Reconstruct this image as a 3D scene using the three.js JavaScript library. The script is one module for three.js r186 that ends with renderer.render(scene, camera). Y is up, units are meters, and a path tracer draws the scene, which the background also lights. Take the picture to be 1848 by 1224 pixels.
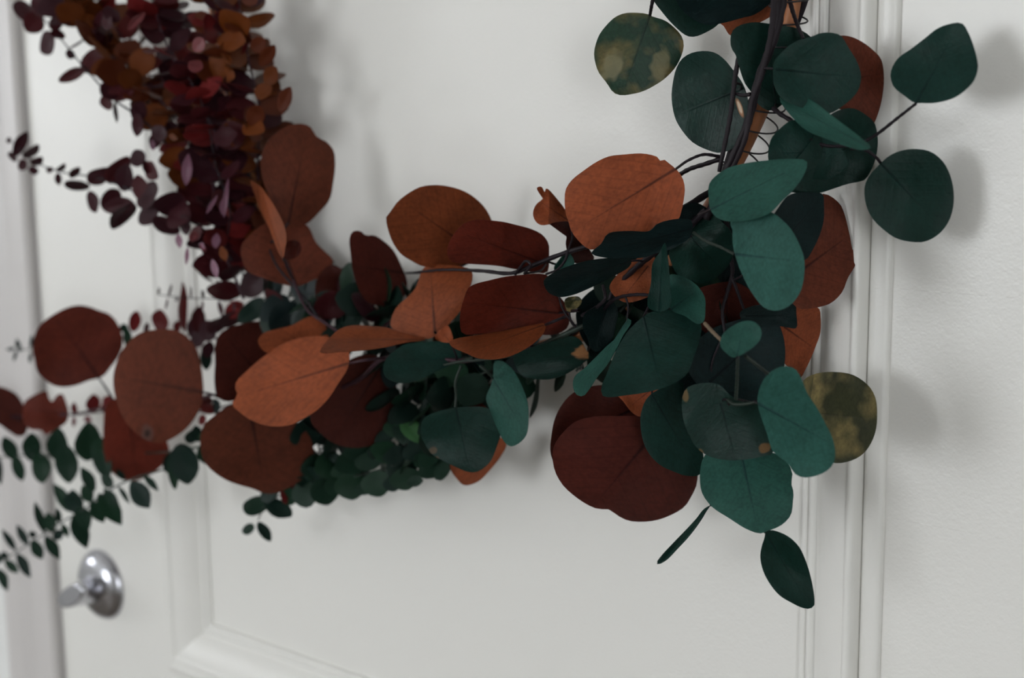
import * as THREE from 'three';
import { RectAreaLightUniformsLib } from 'three/addons/lights/RectAreaLightUniformsLib.js';
import { mergeGeometries } from 'three/addons/utils/BufferGeometryUtils.js';

// ---------------------------------------------------------------- camera, sky, exposure
const scene = new THREE.Scene();
const FOCAL = 2567, RAD = Math.PI / 180;                       // focal length in pixels of a 1848 x 1224 frame
const EYE = new THREE.Vector3(0, 1.6, 0.7), YAW = 40, PITCH = 9.5, ROLL = -0.7;
const camera = new THREE.PerspectiveCamera(2 * Math.atan(612 / FOCAL) / RAD, 1848 / 1224, 0.02, 60);
const FWD = new THREE.Vector3(-Math.sin(YAW * RAD) * Math.cos(PITCH * RAD), -Math.sin(PITCH * RAD), -Math.cos(YAW * RAD) * Math.cos(PITCH * RAD));
const RIGHT = new THREE.Vector3().crossVectors(FWD, new THREE.Vector3(0, 1, 0)).normalize().applyAxisAngle(FWD, -ROLL * RAD);
const UPV = new THREE.Vector3().crossVectors(RIGHT, FWD);
camera.position.copy(EYE);
camera.quaternion.setFromRotationMatrix(new THREE.Matrix4().makeBasis(RIGHT, UPV, FWD.clone().negate()));
camera.focus = 0.765;
camera.userData.fStop = 5.6;
camera.updateMatrixWorld();
scene.add(camera);
scene.background = new THREE.Color(0.95, 0.98, 1.02);          // overcast daylight, seen only through the three windows, the third added for fill
scene.backgroundIntensity = 10;
const DAYLIGHT = 20;                                           // what the windows' area lights add to the sky seen through them
const renderer = new THREE.WebGLRenderer({ antialias: true });
renderer.toneMapping = THREE.LinearToneMapping;
renderer.toneMappingExposure = 0.335;
renderer.shadowMap.enabled = true;
RectAreaLightUniformsLib.init();

// ---------------------------------------------------------------- helpers
let seedState = 12345;
const rnd = () => { seedState = (seedState * 1664525 + 1013904223) >>> 0; return seedState / 4294967296; };
const rr = (a, b) => a + (b - a) * rnd();
const V3 = (x, y, z) => new THREE.Vector3(x, y, z);
const counts = {};
const numbered = (n) => { const c = counts[n] = (counts[n] ?? -1) + 1; return c ? n + '_' + String(c).padStart(3, '0') : n; };
function put(name, geometry, material, parent, at) {
  const m = new THREE.Mesh(geometry, material);
  m.name = numbered(name); m.castShadow = m.receiveShadow = true;
  if (at) m.position.copy(at);
  parent.add(m);
  return m;
}
function grp(name, parent, at) { const g = new THREE.Group(); g.name = numbered(name); if (at) g.position.copy(at); parent.add(g); return g; }
const ray = (x, y) => FWD.clone().multiplyScalar(FOCAL).addScaledVector(RIGHT, x - 924).addScaledVector(UPV, 612 - y);
// the point h millimetres in front of the door that the photograph shows at (x, y)
function at(x, y, h) { const d = ray(x, y); return d.multiplyScalar((h / 1000 - EYE.z) / d.z).add(EYE); }
const hash2 = (x, y, s) => { let n = (x * 374761393 + y * 668265263 + s * 974634777) | 0; n = Math.imul(n ^ (n >>> 13), 1274126177); return ((n ^ (n >>> 16)) >>> 0) / 4294967296; };
function noise2(x, y, s) {
  const xi = Math.floor(x), yi = Math.floor(y), u = x - xi, v = y - yi, su = u * u * (3 - 2 * u), sv = v * v * (3 - 2 * v);
  const a = hash2(xi, yi, s), b = hash2(xi + 1, yi, s), c = hash2(xi, yi + 1, s), d = hash2(xi + 1, yi + 1, s);
  return a + (b - a) * su + (c - a) * sv + (a - b - c + d) * su * sv;
}
const fbm = (x, y, s, o = 4) => { let t = 0, a = 0.5, f = 1; for (let i = 0; i < o; i++) { t += a * noise2(x * f, y * f, s + i * 17); a *= 0.5; f *= 2.03; } return t / (1 - Math.pow(0.5, o)); };
function dataTex(n, fn, srgb, repeat) {
  const data = new Uint8Array(n * n * 4);
  for (let j = 0; j < n; j++) for (let i = 0; i < n; i++) {
    const c = fn((i + 0.5) / n, (j + 0.5) / n), k = (j * n + i) * 4;
    for (let q = 0; q < 3; q++) { let v = c[q]; if (srgb) v = v <= 0.0031308 ? v * 12.92 : 1.055 * Math.pow(v, 1 / 2.4) - 0.055; data[k + q] = Math.max(0, Math.min(255, Math.round(v * 255))); }
    data[k + 3] = 255;
  }
  const t = new THREE.DataTexture(data, n, n);
  t.magFilter = THREE.LinearFilter; t.minFilter = THREE.LinearMipmapLinearFilter; t.generateMipmaps = true;
  t.wrapS = t.wrapT = THREE.RepeatWrapping;
  if (srgb) t.colorSpace = THREE.SRGBColorSpace;
  if (repeat) t.repeat.set(repeat, repeat);
  t.needsUpdate = true;
  return t;
}

// ---------------------------------------------------------------- paint and plaster
const rollerBump = dataTex(512, (u, v) => { const a = fbm(u * 40, v * 40, 3, 3), b = fbm(u * 110, v * 110, 9, 2); const q = a * 0.65 + b * 0.35; return [q, q, q]; }, false);
rollerBump.repeat.set(8, 8);
const doorPaint = new THREE.MeshPhysicalMaterial({ color: new THREE.Color(0.80, 0.79, 0.75), roughness: 0.36, bumpMap: rollerBump, bumpScale: 0.00018 });
const trimPaint = new THREE.MeshPhysicalMaterial({ color: new THREE.Color(0.62, 0.595, 0.58), roughness: 0.3 });
const wallPaint = new THREE.MeshStandardMaterial({ color: new THREE.Color(0.78, 0.785, 0.765), roughness: 0.9, bumpMap: rollerBump, bumpScale: 0.0003 });
const ceilingPaint = new THREE.MeshStandardMaterial({ color: new THREE.Color(0.85, 0.84, 0.82), roughness: 0.95 });
const floorWood = new THREE.MeshStandardMaterial({ color: new THREE.Color(0.13, 0.105, 0.08), roughness: 0.5 });
const chrome = new THREE.MeshStandardMaterial({ color: new THREE.Color(0.5, 0.5, 0.53), roughness: 0.24, metalness: 1 });

// ---------------------------------------------------------------- room shell
function boxGeo(x0, x1, y0, y1, z0, z1) {
  const g = new THREE.BoxGeometry(x1 - x0, y1 - y0, z1 - z0); g.translate((x0 + x1) / 2, (y0 + y1) / 2, (z0 + z1) / 2);
  const p = g.attributes.position, n = g.attributes.normal, uv = g.attributes.uv;
  for (let i = 0; i < p.count; i++) {
    const ax = Math.abs(n.getX(i)), ay = Math.abs(n.getY(i));
    if (ax > 0.5) uv.setXY(i, p.getZ(i), p.getY(i)); else if (ay > 0.5) uv.setXY(i, p.getX(i), p.getZ(i)); else uv.setXY(i, p.getX(i), p.getY(i));
  }
  return g;
}
function struct(name, geos, material, parent = scene) {
  const m = put(name, Array.isArray(geos) ? mergeGeometries(geos) : geos, material, parent);
  if (parent === scene) m.userData.kind = 'structure';
  return m;
}
const X0 = -3.3, X1 = 1.7, Z1 = 4.3, CEIL = 2.65, T = 0.12;
const DL = -1.1396, DR = -0.172, DTOP = 2.04, GAP = 0.003;       // door leaf edges
struct('floor', boxGeo(X0 - T, X1 + T, -0.1, 0, -0.2, Z1 + T), floorWood);
struct('ceiling', boxGeo(X0 - T, X1 + T, CEIL, CEIL + 0.1, -0.2, Z1 + T), ceilingPaint);
struct('wall_front', [
  boxGeo(X0 - T, DL - 0.0201, 0, CEIL, -0.12, 0.006), boxGeo(DR + 0.0201, X1 + T, 0, CEIL, -0.12, 0.006), boxGeo(DL - 0.02, DR + 0.02, DTOP + 0.02, CEIL, -0.12, 0.006),
], wallPaint);
// windows: A in the back wall, B in the left wall, C added in the right wall for fill light
const WA = { x0: -2.6, x1: -1.1, y0: 1.15, y1: 2.5 }, WB = { z0: 1.12, z1: 1.82, y0: 1.36, y1: 2.05 }, WC = { z0: 1.65, z1: 2.5, y0: 1.1, y1: 2.2 };
struct('wall_back', [
  boxGeo(X0 - T, WA.x0, 0, CEIL, Z1, Z1 + T), boxGeo(WA.x1, X1 + T, 0, CEIL, Z1, Z1 + T),
  boxGeo(WA.x0, WA.x1, 0, WA.y0, Z1, Z1 + T), boxGeo(WA.x0, WA.x1, WA.y1, CEIL, Z1, Z1 + T),
], wallPaint);
struct('wall_left', [
  boxGeo(X0 - T, X0, 0, CEIL, 0.006, WB.z0), boxGeo(X0 - T, X0, 0, CEIL, WB.z1, Z1), boxGeo(X0 - T, X0, 0, WB.y0, WB.z0, WB.z1), boxGeo(X0 - T, X0, WB.y1, CEIL, WB.z0, WB.z1),
], wallPaint);
struct('wall_right', [
  boxGeo(X1, X1 + T, 0, CEIL, 0.006, WC.z0), boxGeo(X1, X1 + T, 0, CEIL, WC.z1, Z1), boxGeo(X1, X1 + T, 0, WC.y0, WC.z0, WC.z1), boxGeo(X1, X1 + T, WC.y1, CEIL, WC.z0, WC.z1),
], wallPaint);
const pane = new THREE.MeshPhysicalMaterial({ color: 0xffffff, roughness: 0.0, transmission: 1, thickness: 0, ior: 1.5 });
for (const [n, W, wall] of [['window_1', WA, 0], ['window_2', WB, 1], ['added_window_3', WC, 2]]) {  // third window and its area light are added as fill
  const g = grp(n, scene); g.userData.kind = 'structure';
  const a0 = W.x0 ?? W.z0, a1 = W.x1 ?? W.z1;
  const bx = (p0, p1, y0, y1, d0, d1) => wall === 0 ? boxGeo(p0, p1, y0, y1, Z1 + d0, Z1 + d1) : wall === 1 ? boxGeo(X0 - d1, X0 - d0, y0, y1, p0, p1) : boxGeo(X1 + d0, X1 + d1, y0, y1, p0, p1);
  const f = 0.045, am = (a0 + a1) / 2;
  put('window_frame', mergeGeometries([bx(a0, a0 + f, W.y0, W.y1, 0.03, 0.08), bx(a1 - f, a1, W.y0, W.y1, 0.03, 0.08), bx(a0 + f, a1 - f, W.y0, W.y0 + f, 0.03, 0.08), bx(a0 + f, a1 - f, W.y1 - f, W.y1, 0.03, 0.08)]), trimPaint, g);
  put('window_sill', bx(a0 - 0.04, a1 + 0.04, W.y0 - 0.03, W.y0 - 0.001, -0.04, 0.0), trimPaint, g);
  const day = new THREE.RectAreaLight(scene.background, DAYLIGHT, a1 - a0 - 2 * f, W.y1 - W.y0 - 2 * f), ym = (W.y0 + W.y1) / 2;
  if (wall === 0) { day.position.set(am, ym, Z1 + 0.02); day.lookAt(am, ym, 0); } else { day.position.set(wall === 1 ? X0 - 0.02 : X1 + 0.02, ym, am); day.lookAt(0, ym, am); }
  day.name = numbered('window_daylight'); scene.add(day);
  put('pane', bx(a0 + f, a1 - f, W.y0 + f, W.y1 - f, 0.052, 0.056), pane, g);
}

// ---------------------------------------------------------------- door
const door = grp('door_1', scene, V3((DL + DR) / 2, 0, 0));
door.userData.kind = 'structure'; door.userData.label = 'white painted panelled door that carries the eucalyptus wreath';
const dput = (name, g, m = doorPaint, parent = door) => { g = g.clone(); g.translate(-(DL + DR) / 2, 0, 0); return put(name, g, m, parent); };
const PL = -0.975, PR = -0.3246, MW = 0.0545;                  // outer edges of the panel moulding
const PANELS = [[1.120, 1.90], [0.2, 0.96]];
dput('stile', boxGeo(DL, PL + 0.006, 0.006, DTOP, -0.04, 0)); dput('stile', boxGeo(PR - 0.006, DR, 0.006, DTOP, -0.04, 0));
for (const [a, b] of [[0.006, PANELS[1][0] + 0.006], [PANELS[1][1] - 0.006, PANELS[0][0] + 0.006], [PANELS[0][1] - 0.006, DTOP]]) dput('rail', boxGeo(PL + 0.006, PR - 0.006, a, b, -0.04, 0));
// cross-section of the moulding: distance from its outer edge, height over the stile (mm)
const PROFILE = [[0, -0.5], [0, 1.5], [0.8, 3.2], [2.6, 4.4], [6.5, 5.0], [9.6, 4.4], [11.2, 3.2], [11.8, 1.0], [12.6, 1.2], [13.2, 4.6], [14.2, 8.4], [15.4, 10.2], [17.2, 10.6], [18.6, 9.6], [19.4, 8.6], [22, 8.3], [27, 7.0], [32, 4.6], [37, 1.4], [41, -2.4], [43.2, -4.8], [43.8, -3.2], [45.4, -1.8], [47.4, -2.4], [48.2, -5.2], [49.0, -3.6], [50.6, -2.6], [52.4, -3.4], [53.2, -6.2], [53.2, -9]];
function mouldingSide(side, x0, x1, y0, y1) {
  const pos = [], uv = [], idx = [], n = PROFILE.length;
  for (const end of [0, 1]) for (const [s, z] of PROFILE) {
    const d = s / 1000; let x, y;
    if (side === 'left') { x = x0 + d; y = end ? y1 - d : y0 + d; } else if (side === 'right') { x = x1 - d; y = end ? y0 + d : y1 - d; }
    else if (side === 'top') { y = y1 - d; x = end ? x1 - d : x0 + d; } else { y = y0 + d; x = end ? x0 + d : x1 - d; }
    pos.push(x, y, z / 1000); uv.push(side === 'left' || side === 'right' ? d : x, side === 'left' || side === 'right' ? y : d);
  }
  for (let i = 0; i < n - 1; i++) idx.push(i, i + 1, n + i, i + 1, n + i + 1, n + i);
  const g = new THREE.BufferGeometry();
  g.setAttribute('position', new THREE.Float32BufferAttribute(pos, 3)); g.setAttribute('uv', new THREE.Float32BufferAttribute(uv, 2)); g.setIndex(idx);
  g.computeVertexNormals();
  return g;
}
for (const [y0, y1] of PANELS) {
  dput('panel', boxGeo(PL + 0.012, PR - 0.012, y0 + 0.012, y1 - 0.012, -0.03, -0.0062));
  for (const side of ['left', 'right', 'top', 'bottom']) dput('panel_moulding', mouldingSide(side, PL, PR, y0, y1));
}
// lock with thumb turn
const lock = grp('thumb_turn_lock', door, V3(-1.0705 - (DL + DR) / 2, 1.1765, 0));
lock.userData.label = 'round chrome thumb-turn lock on the left stile';
{
  const prof = [[0, 0.0125], [0.012, 0.0122], [0.02, 0.011], [0.026, 0.0085], [0.0305, 0.0045], [0.032, 0.0012], [0.032, -0.001]].map(([r, z]) => new THREE.Vector2(Math.max(r, 0.0001), z)).reverse();
  const g = new THREE.LatheGeometry(prof, 56); g.rotateX(Math.PI / 2);
  put('rose', g, chrome, lock);
  // the thumb turn: an oval grip on a short neck, its broad sides up and down
  const sh = new THREE.Shape(); sh.absellipse(0, 0, 0.021, 0.0088, 0, Math.PI * 2);
  const grip = new THREE.ExtrudeGeometry(sh, { depth: 0.015, bevelEnabled: true, bevelThickness: 0.005, bevelSize: 0.002, bevelSegments: 4, curveSegments: 28 });
  const p = grip.attributes.position;
  for (let i = 0; i < p.count; i++) { const t = Math.min(1, Math.max(0, p.getZ(i) / 0.015)); p.setX(i, p.getX(i) * (0.55 + 0.45 * t)); p.setY(i, p.getY(i) * (1.1 - 0.25 * t)); }
  grip.computeVertexNormals(); grip.rotateZ(0.5); grip.translate(0, -0.002, 0.0145);
  put('thumb_turn', grip, chrome, lock);
}
// jamb, casing
const jamb = [boxGeo(DL - 0.02, DL - GAP, 0, DTOP + 0.02, -0.12, 0.0), boxGeo(DR + GAP, DR + 0.02, 0, DTOP + 0.02, -0.12, 0.0), boxGeo(DL - GAP, DR + GAP, DTOP + GAP, DTOP + 0.02, -0.12, 0.0),
  boxGeo(DL - GAP, DL + 0.012, 0, DTOP, -0.055, -0.0405), boxGeo(DR - 0.012, DR + GAP, 0, DTOP, -0.055, -0.0405)];
struct('trim_1', jamb, trimPaint);
function casing(x0, dir) {
  const prof = [[0, 0.0002], [0, 0.006], [0.003, 0.009], [0.009, 0.0095], [0.011, 0.0072], [0.024, 0.0085], [0.030, 0.0095], [0.045, 0.0155], [0.058, 0.0185], [0.066, 0.0175], [0.068, 0.0062]];
  const sh = new THREE.Shape(prof.map(([s, z]) => new THREE.Vector2(s, z)));
  const g = new THREE.ExtrudeGeometry(sh, { depth: DTOP + 0.08, bevelEnabled: false });
  g.rotateX(-Math.PI / 2);                                    // (s, z, d) -> (s, d, -z)
  const p = g.attributes.position;
  for (let i = 0; i < p.count; i++) p.setXYZ(i, x0 + dir * p.getX(i), p.getY(i), -p.getZ(i));
  if (dir > 0) { const ix = g.index ?? null; const q = p.array; if (!ix) for (let i = 0; i < q.length; i += 9) for (let k = 0; k < 3; k++) { const t = q[i + k]; q[i + k] = q[i + 3 + k]; q[i + 3 + k] = t; } }
  g.computeVertexNormals();
  return g;
}
struct('trim_2', casing(DL - 0.0045, -1), trimPaint);
struct('trim_3', casing(DR + 0.0045, 1), trimPaint);
struct('trim_4', boxGeo(DL - 0.008, DR + 0.008, DTOP + 0.008, DTOP + 0.08, 0.006, 0.022), trimPaint);

// ---------------------------------------------------------------- leaf materials
const KINDS = {
  rust: [0.200, 0.047, 0.0145], brown: [0.098, 0.0235, 0.0115], red: [0.102, 0.017, 0.0092], deep: [0.058, 0.012, 0.008],
  green: [0.0054, 0.024, 0.018], teal: [0.0175, 0.070, 0.054], ink: [0.0045, 0.013, 0.013], olive: [0.05, 0.085, 0.045],  // near-black kind: green with shade between the leaves put into its colour
};
const leafBump = dataTex(256, (u, v) => {
  const w = v - 0.5, side = Math.abs(w), mid = Math.exp(-Math.pow(w / 0.008, 2)) * Math.max(0, 1 - u);
  const k = (u - side * 0.9) * 9, lat = Math.exp(-Math.pow((k - Math.round(k)) / 0.07, 2)) * 0.35, g = fbm(u * 30, v * 30, 5, 3);
  const q = 0.4 + 0.5 * mid + 0.25 * lat + 0.3 * (g - 0.5); return [q, q, q];
}, false);
// colour of a blade: u runs from the leaf base to its tip, v across; mottle, veins, and marks of their own shape
function bladeTex(rgb, seed, { mottle = 0.22, patches, marks = [], edge, vein = 0.5, size = 320 } = {}) {
  return dataTex(size, (u, v) => {
    const n = fbm(u * 5, v * 5, seed, 4), f = fbm(u * 38, v * 38, seed + 3, 3), w = v - 0.5, side = Math.abs(w);
    let c = rgb.map((x) => x * (1 + mottle * 2.2 * (n - 0.5) + 0.5 * (f - 0.5)));
    if (patches) { const t = Math.min(1, Math.max(0, (fbm(u * 3.2 + 7, v * 3.2, seed + 50, 3) - patches[1]) / 0.30)); c = c.map((x, i) => x + (patches[0][i] * (0.7 + 0.6 * f) - x) * t * 0.85); }
    const mid = Math.exp(-Math.pow(w / (0.013 * (1.2 - u)), 2)) * Math.max(0, 1.02 - u);
    const k = (u - side * 0.95) * 8 + 0.2 * noise2(u * 4, v * 4, seed), lat = Math.exp(-Math.pow((k - Math.round(k)) / 0.06, 2)) * 0.25;
    const d = 1 - vein * Math.min(1, 1.5 * mid + lat * (u > 0.04 ? 1 : 0));
    c = [c[0] * d, c[1] * d, c[2] * (d + 0.12 * mid)];
    if (edge) { const e = Math.min(1, Math.max(0, (Math.hypot((u - 0.5) * 1.0, w) - 0.505 + 0.05 * (n - 0.5)) / 0.04)) * (noise2(u * 3, v * 3, seed + 8) > 0.48 ? 0.85 : 0.25); c = c.map((x, i) => x + (edge[i] - x) * e); }
    for (const [mu, mv, r, col, str = 1, el = 1] of marks) { const q = Math.hypot((u - mu) * el, v - mv) / r + 0.5 * (noise2(u * 14, v * 14, seed + 90) - 0.5), s = str * Math.min(1, Math.max(0, (1.1 - q) / 0.35)); c = c.map((x, i) => x + (col[i] - x) * s); }
    return c;
  }, true);
}
const TEX = {};
for (const k of ['rust', 'brown', 'red', 'deep', 'green', 'teal', 'ink']) TEX[k] = [0, 1].map((s) => bladeTex(KINDS[k], 11 + s * 31 + k.length * 7, { vein: k === 'green' || k === 'teal' ? 0.40 : 0.62 }));
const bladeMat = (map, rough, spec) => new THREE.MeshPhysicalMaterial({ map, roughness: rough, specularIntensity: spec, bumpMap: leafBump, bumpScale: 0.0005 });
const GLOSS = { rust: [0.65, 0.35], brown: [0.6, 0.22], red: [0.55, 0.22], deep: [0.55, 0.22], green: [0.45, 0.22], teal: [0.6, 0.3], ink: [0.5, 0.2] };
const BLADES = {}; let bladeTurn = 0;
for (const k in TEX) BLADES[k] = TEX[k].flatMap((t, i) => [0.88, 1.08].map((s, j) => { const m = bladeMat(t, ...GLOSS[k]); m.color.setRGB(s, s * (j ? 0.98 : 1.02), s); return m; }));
const TAN = [0.45, 0.27, 0.14], GOLD = [0.34, 0.27, 0.085];
const SPECIAL = {
  mottledTop: bladeMat(bladeTex([0.012, 0.036, 0.020], 401, { patches: [[0.15, 0.115, 0.04], 0.50], vein: 0.35, edge: [0.16, 0.11, 0.035], marks: [[0.50, 0.80, 0.11, [0.20, 0.175, 0.085], 0.55, 0.5], [0.70, 0.26, 0.12, [0.22, 0.20, 0.11], 0.6, 0.6]] }), 0.45, 0.4),
  mottledLow: bladeMat(bladeTex([0.026, 0.028, 0.011], 433, { patches: [[0.20, 0.155, 0.06], 0.46], vein: 0.2 }), 0.5, 0.4),
  tanSpot: bladeMat(bladeTex(KINDS.green, 83, { marks: [[0.12, 0.655, 0.085, [0.36, 0.17, 0.08], 1, 2.4], [0.12, 0.65, 0.06, [0.66, 0.52, 0.38], 1, 2.6]] }), 0.42, 0.4),
  tanEdge: bladeMat(bladeTex(KINDS.green, 57, { marks: [[0.86, 0.90, 0.085, [0.15, 0.08, 0.028], 0.8], [0.72, 0.10, 0.045, [0.16, 0.10, 0.04], 0.7, 0.35]] }), 0.45, 0.4),
  tanTip: bladeMat(bladeTex(KINDS.green, 61, { marks: [[0.02, 0.42, 0.19, [0.36, 0.17, 0.07], 0.95]] }), 0.45, 0.4),
  eye: bladeMat(bladeTex([0.105, 0.024, 0.0105], 97, { marks: [[0.52, 0.93, 0.075, [0.10, 0.055, 0.045], 0.7], [0.52, 0.93, 0.03, [0.03, 0.015, 0.012], 1]] }), 0.62, 0.35),
  sideSpot: bladeMat(bladeTex(KINDS.green, 71, { marks: [[0.55, 0.10, 0.05, [0.10, 0.06, 0.03], 0.6], [0.68, 0.12, 0.03, [0.13, 0.07, 0.03], 0.6]] }), 0.45, 0.4),
};
const twig = new THREE.MeshPhysicalMaterial({ color: new THREE.Color(0.014, 0.010, 0.013), roughness: 0.5, specularIntensity: 0.35 });
const paleTwig = new THREE.MeshPhysicalMaterial({ color: new THREE.Color(0.17, 0.12, 0.075), roughness: 0.5 });
const greenTwig = new THREE.MeshPhysicalMaterial({ color: new THREE.Color(0.022, 0.032, 0.025), roughness: 0.5, specularIntensity: 0.4 });
const redTwig = new THREE.MeshPhysicalMaterial({ color: new THREE.Color(0.040, 0.017, 0.024), roughness: 0.5, specularIntensity: 0.35 });
const ringMat = new THREE.MeshPhysicalMaterial({ map: dataTex(256, (u, v) => { const g = fbm(u * 60, v * 7, 21, 4), q = 0.55 + 0.9 * g; return [0.36 * q, 0.13 * q, 0.045 * q]; }, true), roughness: 0.5 });
const wireMat = new THREE.MeshStandardMaterial({ color: new THREE.Color(0.03, 0.028, 0.03), roughness: 0.4, metalness: 0.6 });

// ---------------------------------------------------------------- wreath
const RC = at(817, -52, 24), wreath = grp('wreath', scene, RC);  // its centre, on the upper door panel
wreath.userData = { label: 'eucalyptus wreath of rust, burgundy and dark green leaves hanging on the white door', category: 'wreath' };
const origin = new Map([[wreath, RC]]);
function sprig(name, label, x, y, h) {
  const p = at(x, y, h), g = grp(name, wreath, p.clone().sub(RC));
  g.userData.label = label; origin.set(g, p);
  return g;
}
const world = (o) => origin.get(o);
function tubeGeo(points, r0, r1, seg = 6) {
  const c = new THREE.CatmullRomCurve3(points), n = Math.max(6, points.length * 7), g = new THREE.TubeGeometry(c, n, 1, seg, false);
  const p = g.attributes.position, ctr = V3(0, 0, 0);
  for (let i = 0; i <= n; i++) {
    c.getPointAt(i / n, ctr); const r = (r0 + (r1 - r0) * (i / n)) * (1 + 0.10 * Math.sin(i * 1.9 + r0 * 9000));
    for (let j = 0; j <= seg; j++) { const k = i * (seg + 1) + j; p.setXYZ(k, ctr.x + (p.getX(k) - ctr.x) * r, ctr.y + (p.getY(k) - ctr.y) * r, ctr.z + (p.getZ(k) - ctr.z) * r); }
  }
  return g;
}
const STEMS = {};                                              // points along each sprig's twigs
// a twig through [x, y, h] points; radii in millimetres
function stem(parent, pts, r0, r1 = r0 * 0.7, material = twig, name = 'stem') {
  const P = pts.map(([x, y, h]) => at(x, y, h)), o = P[0].clone(), g = tubeGeo(P.map((p) => p.clone().sub(o)), r0 / 1000, r1 / 1000);
  if (name === 'stem') { const c = new THREE.CatmullRomCurve3(P); for (let i = 0; i <= 60; i++) (STEMS[parent.name] ??= []).push(c.getPointAt(i / 60)); }
  return put(name, g, material, parent, o.sub(world(parent)));
}
// closed curve through the outline, n samples
function smoothClosed(pts, n) {
  const c = new THREE.CatmullRomCurve3(pts.map(([x, y]) => V3(x, y, 0)), true, 'centripetal'), out = [];
  for (let i = 0; i < n; i++) { const p = c.getPointAt(i / n); out.push([p.x, p.y]); }
  return out;
}
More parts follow.
